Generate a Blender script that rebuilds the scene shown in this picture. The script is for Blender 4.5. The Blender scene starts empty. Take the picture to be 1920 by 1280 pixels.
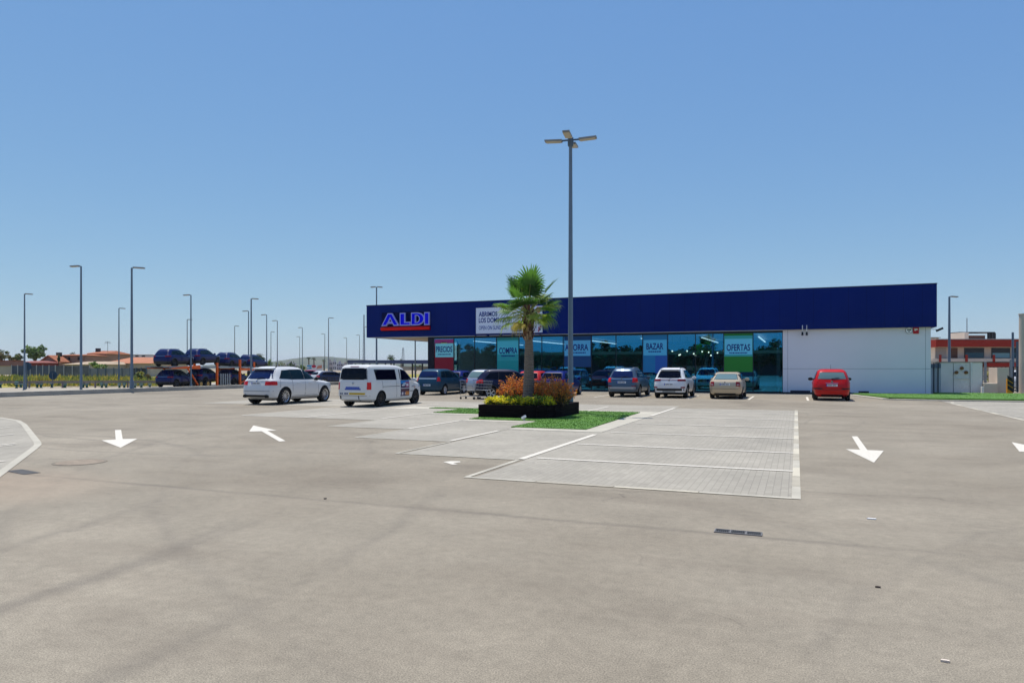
import bpy, bmesh, math, random
from mathutils import Vector, Matrix
R = math.radians
random.seed(7)
SC = bpy.context.scene
COL = SC.collection
# ---------------------------------------------------------------- camera model (1920 x 1280 photograph)
TH, F, HZ, CX, EYE = R(22.05), 1316.0, 689.0, 960.0, 1.70
c_, s_ = math.cos(TH), math.sin(TH)
def at(px, Z, py=None):
    lat = (px - CX) / F * Z
    p = (-s_ * Z + c_ * lat, c_ * Z + s_ * lat)
    return p if py is None else (p[0], p[1], EYE - (py - HZ) / F * Z)
def gnd(px, py, z=0.0):
    return at(px, (EYE - z) * F / (py - HZ))
def zat(py, Z): return EYE - (py - HZ) / F * Z
def onY(px, Y):
    r = (px - CX) / F
    return (r * c_ * Y - s_ * Y) / (c_ + r * s_)
def onX(px, X):
    r = (px - CX) / F
    return -(c_ * X + r * s_ * X) / (s_ - r * c_)
def dep(X, Y): return -s_ * X + c_ * Y

# ---------------------------------------------------------------- mesh builder
class MB:
    def __init__(s): s.v = []; s.f = []; s.m = []
    def add(s, vs, fs, m=0):
        o = len(s.v); s.v += [tuple(p) for p in vs]
        for f in fs: s.f.append(tuple(i + o for i in f)); s.m.append(m)
        return s
    def quad(s, a, b, c, d, m=0): return s.add([a, b, c, d], [(0, 1, 2, 3)], m)
    def poly(s, pts, m=0): return s.add(pts, [tuple(range(len(pts)))], m)
    def box(s, x0, x1, y0, y1, z0, z1, m=0):
        v = [(x0,y0,z0),(x1,y0,z0),(x1,y1,z0),(x0,y1,z0),(x0,y0,z1),(x1,y0,z1),(x1,y1,z1),(x0,y1,z1)]
        return s.add(v, [(0,3,2,1),(4,5,6,7),(0,1,5,4),(1,2,6,5),(2,3,7,6),(3,0,4,7)], m)
    def bar(s, p, q, w, h=None, m=0, up=(0,0,1)):
        p, q = Vector(p), Vector(q); h = h or w
        d = (q - p).normalized(); u = Vector(up)
        if abs(d.dot(u)) > .98: u = Vector((0,1,0))
        a = d.cross(u).normalized() * (w/2); b = a.cross(d).normalized() * (h/2)
        v = [p-a-b, p+a-b, p+a+b, p-a+b, q-a-b, q+a-b, q+a+b, q-a+b]
        return s.add(v, [(0,3,2,1),(4,5,6,7),(0,1,5,4),(1,2,6,5),(2,3,7,6),(3,0,4,7)], m)
    def tube(s, pts, rad, n=8, m=0, cap=True):
        pts = [Vector(p) for p in pts]; k = len(pts)
        rad = rad if isinstance(rad, (list, tuple)) else [rad] * k
        vs = []
        for i, p in enumerate(pts):
            d = (pts[min(i+1,k-1)] - pts[max(i-1,0)]).normalized()
            u = Vector((0,0,1)) if abs(d.z) < .9 else Vector((1,0,0))
            a = d.cross(u).normalized(); b = a.cross(d)
            for j in range(n):
                t = 2*math.pi*j/n
                vs.append(p + (a*math.cos(t) + b*math.sin(t)) * rad[i])
        fs = [(i*n+j, i*n+(j+1)%n, (i+1)*n+(j+1)%n, (i+1)*n+j) for i in range(k-1) for j in range(n)]
        if cap: fs += [tuple(range(n))[::-1], tuple((k-1)*n+j for j in range(n))]
        return s.add(vs, fs, m)
    def lathe(s, prof, n=24, m=0, axis='x', o=(0,0,0), loop=False):
        # prof: (radius, height along axis)
        vs = []
        for r, h in prof:
            for j in range(n):
                t = 2*math.pi*j/n; a, b = r*math.cos(t), r*math.sin(t)
                p = {'x': (h,a,b), 'y': (a,h,b), 'z': (a,b,h)}[axis]
                vs.append((p[0]+o[0], p[1]+o[1], p[2]+o[2]))
        k = len(prof)
        fs = [(i*n+j, i*n+(j+1)%n, (i+1)*n+(j+1)%n, (i+1)*n+j) for i in range(k-1) for j in range(n)]
        if loop: fs += [((k-1)*n+j, (k-1)*n+(j+1)%n, (j+1)%n, j) for j in range(n)]
        else: fs += [tuple(range(n)), tuple((k-1)*n+j for j in range(n))]
        return s.add(vs, fs, m)
    def prism(s, poly, z0, z1, m=0):
        n = len(poly)
        v = [(x,y,z0) for x,y in poly] + [(x,y,z1) for x,y in poly]
        return s.add(v, [tuple(range(n))[::-1], tuple(range(n,2*n))] + [(i,(i+1)%n,n+(i+1)%n,n+i) for i in range(n)], m)
    def vprism(s, poly, y0, y1, m=0):     # polygon in x,z extruded along y
        n = len(poly)
        v = [(x,y0,z) for x,z in poly] + [(x,y1,z) for x,z in poly]
        return s.add(v, [tuple(range(n)), tuple(range(n,2*n))[::-1]] + [(i,n+i,n+(i+1)%n,(i+1)%n) for i in range(n)], m)
    def build(s, name, mats, parent=None, smooth=None, loc=(0,0,0), fix=True, bevel=0):
        me = bpy.data.meshes.new(name)
        me.from_pydata(s.v, [], s.f)
        mats = mats if isinstance(mats, (list, tuple)) else [mats]
        for m in mats: me.materials.append(m)
        if len(mats) > 1: me.polygons.foreach_set('material_index', s.m)
        if fix or smooth is not None or bevel:
            bm = bmesh.new(); bm.from_mesh(me)
            if bevel:
                es = [e for e in bm.edges if len(e.link_faces) == 2 and e.calc_face_angle(0) > .6]
                bmesh.ops.bevel(bm, geom=es, offset=bevel, segments=2, affect='EDGES', profile=.6)
            if fix: bmesh.ops.recalc_face_normals(bm, faces=bm.faces)
            if smooth is not None: shade(bm, smooth)
            bm.to_mesh(me); bm.free()
        return link(name, me, parent, loc)
def shade(bm, ang):
    for f in bm.faces: f.smooth = True
    for e in bm.edges:
        if len(e.link_faces) == 2 and e.calc_face_angle(0) > R(ang): e.smooth = False
def link(name, me, parent=None, loc=(0,0,0)):
    o = bpy.data.objects.new(name, me); COL.objects.link(o); o.location = loc
    if parent is not None: o.parent = parent
    return o
def tag(o, label, cat, group=None):
    o['label'] = label; o['category'] = cat
    if group: o['group'] = group
    return o
def thing(name, label, cat, loc=(0,0,0), rz=0.0, group=None):
    o = bpy.data.objects.new(name, None); COL.objects.link(o)
    o.location = loc if len(loc) == 3 else (loc[0], loc[1], 0); o.rotation_euler = (0,0,rz); o.empty_display_size = .2
    return tag(o, label, cat, group)
def struct(o, kind='structure'):
    o['kind'] = kind; return o
def copy_tree(o, label=None, parent=None):
    n = o.copy(); COL.objects.link(n)
    if parent is not None: n.parent = parent
    if label: n['label'] = label
    for ch in list(o.children): copy_tree(ch, None, n)
    return n

# ---------------------------------------------------------------- materials
def new_mat(name):
    m = bpy.data.materials.new(name); m.use_nodes = True
    nt = m.node_tree; return m, nt, nt.nodes['Principled BSDF']
def N(nt, t, **kw):
    n = nt.nodes.new(t)
    for k, v in kw.items():
        if k in n.inputs: n.inputs[k].default_value = v
        else: setattr(n, k, v)
    return n
def coords(nt, scale=1.0):
    tc = N(nt, 'ShaderNodeTexCoord'); mp = N(nt, 'ShaderNodeMapping')
    sc = scale if isinstance(scale, (tuple, list)) else (scale,)*3
    mp.inputs['Scale'].default_value = sc
    nt.links.new(tc.outputs['Object'], mp.inputs['Vector']); return mp.outputs['Vector']
def mixc(nt, fac, a, b, mode='MIX'):
    n = nt.nodes.new('ShaderNodeMix'); n.data_type = 'RGBA'; n.blend_type = mode
    for i, v in ((0, fac), (6, a), (7, b)):
        if hasattr(v, 'is_linked') or hasattr(v, 'links'): nt.links.new(v, n.inputs[i])
        elif isinstance(v, (int, float)): n.inputs[i].default_value = v
        else: n.inputs[i].default_value = (*v, 1) if len(v) == 3 else v
    return n.outputs[2]
def ramp(nt, fac, stops):
    n = nt.nodes.new('ShaderNodeValToRGB'); e = n.color_ramp.elements
    while len(e) < len(stops): e.new(.5)
    for el, (p, c) in zip(e, stops):
        el.position = p; el.color = (*c, 1) if isinstance(c, (tuple, list)) else (c, c, c, 1)
    nt.links.new(fac, n.inputs[0]); return n.outputs[0]
def math_(nt, op, a, b=None, cl=False):
    n = nt.nodes.new('ShaderNodeMath'); n.operation = op; n.use_clamp = cl
    for i, v in ((0, a), (1, b)):
        if v is None: continue
        if isinstance(v, (int, float)): n.inputs[i].default_value = v
        else: nt.links.new(v, n.inputs[i])
    return n.outputs[0]
def noise(nt, vec, scale, detail=3, rough=.5):
    n = N(nt, 'ShaderNodeTexNoise'); n.inputs['Scale'].default_value = scale
    n.inputs['Detail'].default_value = detail; n.inputs['Roughness'].default_value = rough
    nt.links.new(vec, n.inputs['Vector']); return n.outputs['Fac']
def mat(name, col, rough=.6, metal=0., var=0., scale=3., coat=0., bump=0., bscale=30., spec=None, stretch=None):
    m, nt, b = new_mat(name)
    b.inputs['Roughness'].default_value = rough; b.inputs['Metallic'].default_value = metal
    b.inputs['Specular IOR Level'].default_value = .22 if spec is None else spec
    if coat: b.inputs['Coat Weight'].default_value = coat; b.inputs['Coat Roughness'].default_value = .03
    if var or bump: vec = coords(nt, stretch or 1.0)
    if var:
        f = noise(nt, vec, scale, 5, .6)
        c1 = tuple(max(0, x*(1-var)) for x in col); c2 = tuple(min(1, x*(1+var)) for x in col)
        nt.links.new(ramp(nt, f, [(.3, c1), (.7, c2)]), b.inputs['Base Color'])
    else: b.inputs['Base Color'].default_value = (*col, 1)
    if bump:
        bn = N(nt, 'ShaderNodeBump'); bn.inputs['Strength'].default_value = bump; bn.inputs['Distance'].default_value = .02
        nt.links.new(noise(nt, vec, bscale, 4), bn.inputs['Height']); nt.links.new(bn.outputs[0], b.inputs['Normal'])
    return m
def emit(name, col, st):
    m, nt, b = new_mat(name); b.inputs['Base Color'].default_value = (*col,1)
    b.inputs['Emission Color'].default_value = (*col,1); b.inputs['Emission Strength'].default_value = st; return m
def paint(name, col, metal=0., rough=.4): return mat(name, col, rough, metal, coat=.38, spec=.12)

WHITE = mat('white_paint', (.74,.72,.68), .6, var=.06, scale=6)
BLACK = mat('black_plastic', (.018,.018,.02), .45)
RUBBER = mat('rubber', (.02,.02,.021), .8)
DARKGLASS = mat('dark_car_glass', (.001,.0015,.007), .05, spec=.2)
BLUEGLASS = mat('painted_sky_glass', (.002,.008,.06), .03, spec=.5)  # blue of the reflected sky put into the base colour
PALEGLASS = mat('pale_car_glass', (.12,.19,.19), .05, spec=.6)
TEALGLASS = mat('teal_car_glass', (.002,.014,.022), .06, spec=.16)
ALLOY = mat('alloy_rim', (.62,.63,.65), .3, .8)
DARKALLOY = mat('dark_rim', (.05,.05,.055), .35, .5)
REDLENS = mat('red_lens', (.62,.006,.005), .15, coat=.3)
DEEPRED = mat('deep_red_lens', (.24,.003,.008), .15, coat=.3)
AMBER = mat('clear_lens', (.7,.66,.62), .15, coat=1.0)
HEADLENS = mat('headlight_lens', (.55,.58,.6), .1, .3, coat=1.0)
PLATE = mat('plate_white', (.72,.74,.76), .4)
PLATEBLUE = mat('plate_blue', (.02,.06,.4), .4)
INK = mat('dark_ink', (.03,.03,.04), .5)
CHROME = mat('chrome', (.7,.7,.7), .12, 1.)
GALV = mat('galvanised_steel', (.26,.29,.31), .5, .3, var=.12, scale=2)
POLE = mat('grey_pole_paint', (.15,.20,.25), .5, .1, var=.08, scale=1.5)
DARKPOLE = mat('dark_pole_paint', (.10,.14,.18), .5, .3)
CONC = mat('pale_concrete', (.48,.43,.34), .85, var=.12, scale=2.5, bump=.2, bscale=25)
KERBM = mat('kerb_concrete', (.45,.415,.335), .85, var=.14, scale=1.6, bump=.2, bscale=40)
GREYCONC = mat('grey_concrete', (.30,.29,.275), .85, var=.15, scale=.8, bump=.2, bscale=20)
DARKSTEEL = mat('dark_steel', (.03,.033,.038), .5, .4)
# ================================================================ ground, paving, markings
def asphalt_mat():
    m, nt, b = new_mat('asphalt')
    vec = coords(nt)
    big = noise(nt, vec, .16, 4, .55); mid = noise(nt, vec, .9, 5, .6); fine = noise(nt, vec, 95, 2, .6); grit = noise(nt, vec, 330, 1, .5)
    col = ramp(nt, big, [(.27, (.195,.161,.117)), (.42, (.263,.225,.167)), (.55,(.288,.249,.187)), (.72, (.332,.286,.215))])
    col = mixc(nt, 1.0, col, ramp(nt, mid, [(.3, .88), (.7, 1.08)]), 'MULTIPLY')
    col = mixc(nt, 1.0, col, ramp(nt, fine, [(.28, .62), (.5, 1.0), (.72, 1.34)]), 'MULTIPLY')
    col = mixc(nt, .9, col, ramp(nt, grit, [(.3, .6), (.5, 1.0), (.75, 1.4)]), 'MULTIPLY')
    col = mixc(nt, .75, col, ramp(nt, noise(nt, vec, 9, 6, .75), [(.32, .80), (.7, 1.14)]), 'MULTIPLY')
    # reddish earth washed over the asphalt on the left side
    sep = N(nt, 'ShaderNodeSeparateXYZ'); nt.links.new(vec, sep.inputs[0])
    X, Y = sep.outputs[0], sep.outputs[1]
    wob = math_(nt, 'MULTIPLY', math_(nt, 'SUBTRACT', mid, .5), .5)
    # the shallow valley that leads the rain to the drain
    dy = math_(nt, 'ABSOLUTE', math_(nt, 'SUBTRACT', math_(nt, 'ADD', Y, math_(nt, 'MULTIPLY', wob, .25)), 7.46))
    lin = math_(nt, 'SUBTRACT', 1.0, math_(nt, 'DIVIDE', dy, .10), True)
    lin = math_(nt, 'MULTIPLY', lin, ramp(nt, noise(nt, vec, .5, 3), [(.3, .08), (.6, .42)]))
    col = mixc(nt, lin, col, (.10,.085,.07))
    # tyre marks: arcs of turning cars
    for (ax, ay, r, w, st) in ((-24, 2, 20.5, .16, .30), (-24, 2, 18.9, .16, .26), (-16.5, 2.5, 9.8, .15, .24), (-16.5, 2.5, 11.3, .15, .25), (6, 22, 20.5, .15, .2), (6, 22, 22, .15, .2), (-10, -4, 15.6, .12, .22), (-14, 26, 14.5, .10, .3), (-14, 26, 16.0, .10, .28), (9, 3, 9.0, .1, .2)):
        dx = math_(nt, 'SUBTRACT', X, ax); dd = math_(nt, 'SUBTRACT', Y, ay)
        rr = math_(nt, 'SQRT', math_(nt, 'ADD', math_(nt, 'MULTIPLY', dx, dx), math_(nt, 'MULTIPLY', dd, dd)))
        k = math_(nt, 'SUBTRACT', 1.0, math_(nt, 'DIVIDE', math_(nt, 'ABSOLUTE', math_(nt, 'SUBTRACT', math_(nt, 'ADD', rr, wob), r)), w), True)
        k = math_(nt, 'MULTIPLY', k, ramp(nt, big, [(.40, 0.), (.62, st)]))
        col = mixc(nt, k, col, (.09,.08,.07))
    # warm earth stain beside the left stalls
    dx = math_(nt, 'DIVIDE', math_(nt, 'ADD', X, 11.5), 3.2); dd = math_(nt, 'DIVIDE', math_(nt, 'SUBTRACT', Y, 6.2), 2.2)
    q = math_(nt, 'SUBTRACT', 1.0, math_(nt, 'SQRT', math_(nt, 'ADD', math_(nt, 'MULTIPLY', dx, dx), math_(nt, 'MULTIPLY', dd, dd))), True)
    col = mixc(nt, math_(nt, 'MULTIPLY', q, math_(nt, 'MULTIPLY', mid, 1.1)), col, (.40,.29,.20))
    # soft dark smears where water stands
    sm = noise(nt, coords(nt, (.30,.75,1)), 1.0, 5, .6)
    col = mixc(nt, ramp(nt, sm, [(.52, 0.), (.70, .40)]), col, (.15,.122,.09))
    crk = N(nt, 'ShaderNodeTexVoronoi'); crk.feature = 'DISTANCE_TO_EDGE'; crk.inputs['Scale'].default_value = .16
    wv = N(nt, 'ShaderNodeVectorMath'); wv.operation = 'ADD'; nz = N(nt, 'ShaderNodeTexNoise'); nz.inputs['Scale'].default_value = 1.3; nz.inputs['Detail'].default_value = 6; nt.links.new(vec, nz.inputs['Vector']); nt.links.new(vec, wv.inputs[0]); nt.links.new(nz.outputs['Color'], wv.inputs[1]); nt.links.new(wv.outputs[0], crk.inputs['Vector'])
    ck = math_(nt, 'MULTIPLY', ramp(nt, crk.outputs['Distance'], [(.0012, 1.), (.004, 0.)]), ramp(nt, sm, [(.5, 0.), (.62, .5)]))
    col = mixc(nt, ck, col, (.09,.075,.06))
    # oil drips
    vor = N(nt, 'ShaderNodeTexVoronoi'); vor.inputs['Scale'].default_value = .45; nt.links.new(vec, vor.inputs['Vector'])
    drip = ramp(nt, vor.outputs['Distance'], [(.015, .5), (.05, 0.)])
    col = mixc(nt, drip, col, (.12,.10,.085))
    nt.links.new(col, b.inputs['Base Color'])
    b.inputs['Roughness'].default_value = .85; b.inputs['Specular IOR Level'].default_value = .25
    bn = N(nt, 'ShaderNodeBump'); bn.inputs['Strength'].default_value = .5; bn.inputs['Distance'].default_value = .006
    nt.links.new(fine, bn.inputs['Height']); nt.links.new(bn.outputs[0], b.inputs['Normal'])
    return m
def paver_mat(rot=0.):
    m, nt, b = new_mat('paving_blocks')
    vec = coords(nt)
    br = N(nt, 'ShaderNodeTexBrick'); br.offset = .5
    br.inputs['Scale'].default_value = 1.0; br.inputs['Brick Width'].default_value = .2; br.inputs['Row Height'].default_value = .1
    br.inputs['Mortar Size'].default_value = .0055; br.inputs['Mortar Smooth'].default_value = .3; br.inputs['Bias'].default_value = 0
    br.inputs['Color1'].default_value = (.325,.293,.232,1); br.inputs['Color2'].default_value = (.368,.332,.265,1); br.inputs['Mortar'].default_value = (.262,.236,.188,1)
    mp = N(nt, 'ShaderNodeMapping'); mp.inputs['Rotation'].default_value = (0,0,R(90)); nt.links.new(vec, mp.inputs['Vector'])
    nt.links.new(mp.outputs[0], br.inputs['Vector'])
    big = noise(nt, vec, .5, 4, .6)
    col = mixc(nt, 1., br.outputs['Color'], ramp(nt, big, [(.3, .84), (.7, 1.10)]), 'MULTIPLY')
    spots = noise(nt, vec, 7, 2, .5)
    col = mixc(nt, ramp(nt, spots, [(.66, 0.), (.74, .55)]), col, (.17,.155,.14))
    col = mixc(nt, .6, col, ramp(nt, noise(nt, vec, 140, 2), [(.3, .8), (.7, 1.15)]), 'MULTIPLY')
    nt.links.new(col, b.inputs['Base Color']); b.inputs['Roughness'].default_value = .85
    bn = N(nt, 'ShaderNodeBump'); bn.inputs['Strength'].default_value = .3; bn.inputs['Distance'].default_value = .006
    inv = math_(nt, 'SUBTRACT', 1.0, br.outputs['Fac']); nt.links.new(inv, bn.inputs['Height']); nt.links.new(bn.outputs[0], b.inputs['Normal'])
    return m
def line_mat():
    m, nt, b = new_mat('line_paint')
    vec = coords(nt)
    w = noise(nt, vec, 22, 5, .7)
    col = ramp(nt, w, [(.30, (.50,.46,.40)), (.42, (.60,.55,.455)), (.6, (.69,.635,.53))])
    nt.links.new(col, b.inputs['Base Color']); b.inputs['Roughness'].default_value = .7
    return m
def turf_mat():
    m, nt, b = new_mat('artificial_turf')
    vec = coords(nt)
    a = noise(nt, vec, 1.2, 4, .6); f = noise(nt, vec, 60, 3, .7)
    col = ramp(nt, a, [(.3, (.060,.165,.010)), (.7, (.095,.225,.018))])
    col = mixc(nt, 1., col, ramp(nt, f, [(.3, .55), (.7, 1.3)]), 'MULTIPLY')
    nt.links.new(col, b.inputs['Base Color']); b.inputs['Roughness'].default_value = .8
    return m
ASPH, PAVE, LINE, TURF = asphalt_mat(), paver_mat(), line_mat(), turf_mat()
EARTH = mat('dry_earth', (.30,.24,.165), .95, var=.3, scale=.05)
ROADM = mat('road_concrete', (.36,.315,.245), .9, var=.12, scale=.3)
BLADE = mat('turf_blade', (.10,.23,.018), .7, var=.4, scale=2)

def sheet(name, poly, z, m):
    return struct(MB().poly([(x, y, z) for x, y in poly]).build(name, m))
def slab(name, poly, z0, z1, m): return struct(MB().prism(poly, z0, z1).build(name, m))

# the plain out to the horizon, then the car park on it
sheet('ground', [(-4000,-400),(4000,-400),(4000,5000),(-4000,5000)], -.75, EARTH)
slab('car_park', [(-42.4,-60),(60,-60),(60,70),(-42.4,70)], -.9, 0.0, ASPH)
# main road beyond the low wall
slab('road', [(-78,-60),(-43.0,-60),(-43.0,260),(-78,260)], -.72, -.42, ROADM)
# ---- centre island: right-hand bays
X0, X1, YA, YB = -4.72, .05, 9.77, 29.9
Zp = .004
sheet('parking_bays', [(X0-2.5,12.05),(X0+.1,12.05),(X0+.1,YA+.12),(X1-.10,YA+.12),(X1-.10,YB),(X0-.0,YB),(X0,17.85),(X0-2.62,17.85)], Zp, PAVE)
cols = [(-7.36, 14.4), (-9.95, 16.85), (-12.6, 19.4), (-15.5, 19.4)]
edges = [-7.36, -9.95, -12.6, -15.5, -18.2]
fr = [14.4, 16.85, 19.4, 19.4]
bk = [20.25, 22.7, 25.1, 25.6]
for i in range(4):
    sheet('parking_bays', [(edges[i], fr[i]), (edges[i], bk[i]), (edges[i+1], bk[i]), (edges[i+1], fr[i])], Zp, PAVE)
sheet('parking_bays', [(-7.55,26.85),(-4.72,26.85),(-4.72,31.4),(-7.55,31.4)], Zp, PAVE)
sheet('parking_bays', [(-15.5,26.85),(-7.55,26.85),(-7.55,31.4),(-15.5,31.4)], Zp, PAVE)
sheet('parking_bays', [(-26.5,25.6),(-15.5,25.6),(-15.5,31.4),(-26.5,31.4)], Zp, PAVE)
# flush concrete borders
def strip(name, pts, w, z, m=KERBM, blocks=None):
    mb = MB()
    for (a, b) in zip(pts[:-1], pts[1:]):
        a, b = Vector(a), Vector(b); d = (b-a); L = d.length; d.normalize(); nrm = Vector((-d.y, d.x))*w/2
        k = max(1, int(L/blocks)) if blocks else 1
        for i in range(k):
            p, q = a + d*(L*i/k + (.006 if blocks else 0)), a + d*(L*(i+1)/k - (.006 if blocks else 0))
            mb.poly([(*(p-nrm), z), (*(q-nrm), z), (*(q+nrm), z), (*(p+nrm), z)], (i*7 % 3) if blocks else 0)
    return struct(mb.build(name, [m, mat('kerb_block', (.40,.36,.28), .85, var=.12, scale=3), mat('kerb_block_pale', (.54,.49,.38), .85, var=.1, scale=3)] if blocks else m))
strip('kerb_strip', [(X1-.05, YA), (X1-.05, YB+.3)], .11, .008, blocks=1.0)
strip('kerb_strip', [(X0-.06, YA+.05), (X1-.10, YA+.05)], .10, .008, blocks=1.0)
strip('kerb_strip', [(X0-.02, YA+.1), (X0-.02, 12.0)], .09, .008)
strip('kerb_strip', [(X0-.1, 12.02), (-7.36, 12.02)], .07, .009)
strip('kerb_strip', [(-7.34, 12.02), (-7.34, 14.4)], .07, .0085)
for i in range(3):
    strip('kerb_strip', [(edges[i]-.04, fr[i]), (edges[i+1], fr[i])], .07, .009)
    if i < 2: strip('kerb_strip', [(edges[i+1]+.02, fr[i]), (edges[i+1]+.02, fr[i+1])], .07, .0085)
# painted bay lines
def pline(a, b, w=.11, z=.013): 
    a, b = Vector(a), Vector(b); d = (b-a).normalized(); n = Vector((-d.y,d.x))*w/2
    return struct(MB().poly([(*(a-n),z),(*(b-n),z),(*(b+n),z),(*(a+n),z)]).build('parking_line', LINE))
for y in (12.36, 14.97, 18.0, 21.1, 24.3, 27.4): pline((X0+.22, y), (X1-.10, y), .12)
pline((X0, 12.1), (X0, 17.25), .13); pline((X0, 24.7), (X0, 29.7), .12)
pline((-7.4, 14.5), (-7.4, 17.3)); pline((-9.97, 16.95), (-9.97, 20.2)); pline((-12.75, 19.9), (-12.75, 23.3)); pline((-15.5, 19.5), (-15.5, 29.2))
pline((-7.55, 26.5), (-7.55, 29.8), .1); pline((-18.25,19.5), (-18.25,30.2), .08); pline((-20.9,25.6),(-20.9,30.4),.08); pline((-23.9,25.6),(-23.9,30.4),.08)
pline((-10.2,26.9),(-10.2,30.6),.1); pline((-12.9,26.9),(-12.9,30.6),.1)
# bays in front of the shop
for px in (1120, 1197, 1292, 1405, 1515, 1022, 930, 840): 
    x = onY(px, 39.6); pline((x, 38.9), (x, 43.8), .12)
# bays on the left edge
A = [gnd(-160, 776), gnd(0,783), gnd(33,788.5), gnd(45,796), gnd(70,829), gnd(71,834), gnd(62,842), gnd(0,888), gnd(-160, 1010)]
sheet('parking_bays', A + [(-30, -6), (-48, 4)], .004, PAVE)
for i in range(len(A)-1): strip('kerb_strip', [A[i], A[i+1]], .14, .0085 + .0004*(i % 2))
for (x, yt) in ((-13.3, 8.5), (-15.9, 10.35), (-16.15, 10.5), (-18.4, 11.9), (-20.6, 13.2), (-23.1, 14.4)): pline((x, yt-.15), (x, yt-6.5), .1)
# bays on the right edge
sheet('parking_bays', [(6.8,4),(16,4),(16,41.2),(6.8,41.2)], .004, PAVE)
strip('kerb_strip', [(6.8,4),(6.8,38.4),(7.3,41.1)], .13, .0085, blocks=1.0)
for y in (38.2, 35.2, 32.1, 29.05, 26.0, 23.0): pline((7.0, y), (12, y), .1)
# painted arrows
def pxpoly(pts, ox, oy, s): return [gnd(ox + x/s, oy + y/s) for x, y in pts]
def arrow(poly): return struct(MB().poly([(x,y,.006) for x,y in poly]).build('painted_arrow', LINE))
arrow(pxpoly([(862,505),(908,503),(920,572),(1030,570),(905,637),(762,582),(868,576)], 0, 680, 4))
arrow(pxpoly([(140,230),(315,268),(246,270),(382,347),(335,351),(203,274),(108,276)], 440, 740, 4))
arrow(pxpoly([(628,392),(670,392),(745,495),(868,500),(795,590),(585,488),(690,492)], 1440, 720, 4))
arrow([(4.55,19.1),(4.95,17.0),(4.65,17.05),(4.65,14.0),(4.45,14.0),(4.45,17.05),(4.18,17.0)])
# worn white mark in the island corner
struct(MB().poly([(*gnd(831,866),.006),(*gnd(846,864.5),.006),(*gnd(862,864.8),.006),(*gnd(864,866.5),.006),(*gnd(850,868),.006),(*gnd(858,870.5),.006),(*gnd(848,871),.006)]).build('worn_paint_mark', LINE))
# turf of the island
lawn = [(X0-.58,18.45),(X0-.72,26.25),(-14.1,26.25),(-14.1,25.65),(-12.6,25.65),(-12.6,23.25),(-9.95,23.25),(-9.95,20.8),(-7.5,20.8),(-7.5,18.45)]
slab('island_base', [(X0,17.85),(X0,26.85),(-15.5,26.85),(-15.5,25.1),(-12.6,25.1),(-12.6,22.7),(-9.95,22.7),(-9.95,20.25),(-7.36,20.25),(-7.36,17.85)], -.1, .012, KERBM)
LW = MB().prism(lawn, .0, .032)
def blades(mb, poly, n, z, h=.018, m=1, seed=3):
    rnd = random.Random(seed); xs = [p[0] for p in poly]; ys = [p[1] for p in poly]
    def inside(x, y):
        r = False; j = len(poly)-1
        for i in range(len(poly)):
            xi, yi = poly[i]; xj, yj = poly[j]
            if (yi > y) != (yj > y) and x < (xj-xi)*(y-yi)/(yj-yi)+xi: r = not r
            j = i
        return r
    k = 0
    while k < n:
        x, y = rnd.uniform(min(xs),max(xs)), rnd.uniform(min(ys),max(ys))
        if not inside(x, y): continue
        a = rnd.uniform(0, 6.28); w = rnd.uniform(.008,.018); hh = h*rnd.uniform(.6,1.3)
        dx, dy = math.cos(a)*w, math.sin(a)*w
        mb.add([(x-dx,y-dy,z),(x+dx,y+dy,z),(x+rnd.uniform(-.02,.02),y+rnd.uniform(-.02,.02),z+hh)], [(0,1,2)], m); k += 1
    return mb
blades(LW, lawn, 16000, .031)
struct(LW.build('lawn', [TURF, BLADE], fix=False), 'stuff')
lawn2 = [(4.6,42.2),(7.2,41.75),(40,42.6),(40,51.5),(8.1,51.5),(8.1,48.4),(3.2,48.4)]
LW2 = MB().prism(lawn2, .0, .13); blades(LW2, lawn2, 9000, .129, .03)
struct(LW2.build('lawn', [TURF, BLADE], fix=False), 'stuff')
def kerb(pts, w=.15, h=.14, name='kerb', m=KERBM, z0=0.):
    mb = MB()
    for a, b in zip(pts[:-1], pts[1:]): mb.bar((a[0],a[1],z0+h/2), (b[0],b[1],z0+h/2), w, h)
    return struct(mb.build(name, m))
kerb([(3.1,48.4),(4.5,42.05),(7.25,41.6),(40,42.45)], .5, .05)
# pavement in front of the shop
# low wall along the road
w = MB(); w.box(-43.0,-42.4,-60,62,-.75,.27); 
o = w.build('low_wall', mat('wall_concrete', (.40,.37,.31), .9, var=.15, scale=1.2, bump=.2)); tag(o, 'long low grey concrete wall between the car park and the road', 'wall')
slab('verge', [(-46.6,-60),(-43.0,-60),(-43.0,120),(-46.6,120)], -.74, -.36, ROADM)
# storm drain
dr = thing('storm_drain', 'three-panel iron storm drain grate sunk in the foreground asphalt', 'drain', (*gnd(1384,998.5), 0), 0.0)
fm = MB(); wd, hd = .235, .075
for x0, x1, y0, y1 in ((-wd,wd,-hd,-hd+.012),(-wd,wd,hd-.012,hd),(-wd,-wd+.012,-hd+.012,hd-.012),(wd-.012,wd,-hd+.012,hd-.012),(-.085,-.07,-hd+.012,hd-.012),(.07,.085,-hd+.012,hd-.012)): fm.box(x0,x1,y0,y1,0,.012)
fm.build('frame', mat('cast_iron_frame', (.22,.21,.2), .6, .4, var=.2, scale=20), dr)
for xa, xb in ((-.223,-.085),(-.07,.07),(.085,.223)):
    gm = MB(); gm.box(xa,xb,-hd+.012,hd-.012,.001,.004,1)
    n = 7
    for i in range(n):
        x = xa + (i+.5)*(xb-xa)/n; gm.box(x-.004,x+.004,-hd+.012,hd-.012,.004,.010)
    gm.build('grate', [mat('cast_iron', (.10,.10,.10), .6, .4), mat('drain_hole', (.008,.008,.008), .9)], dr)
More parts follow.
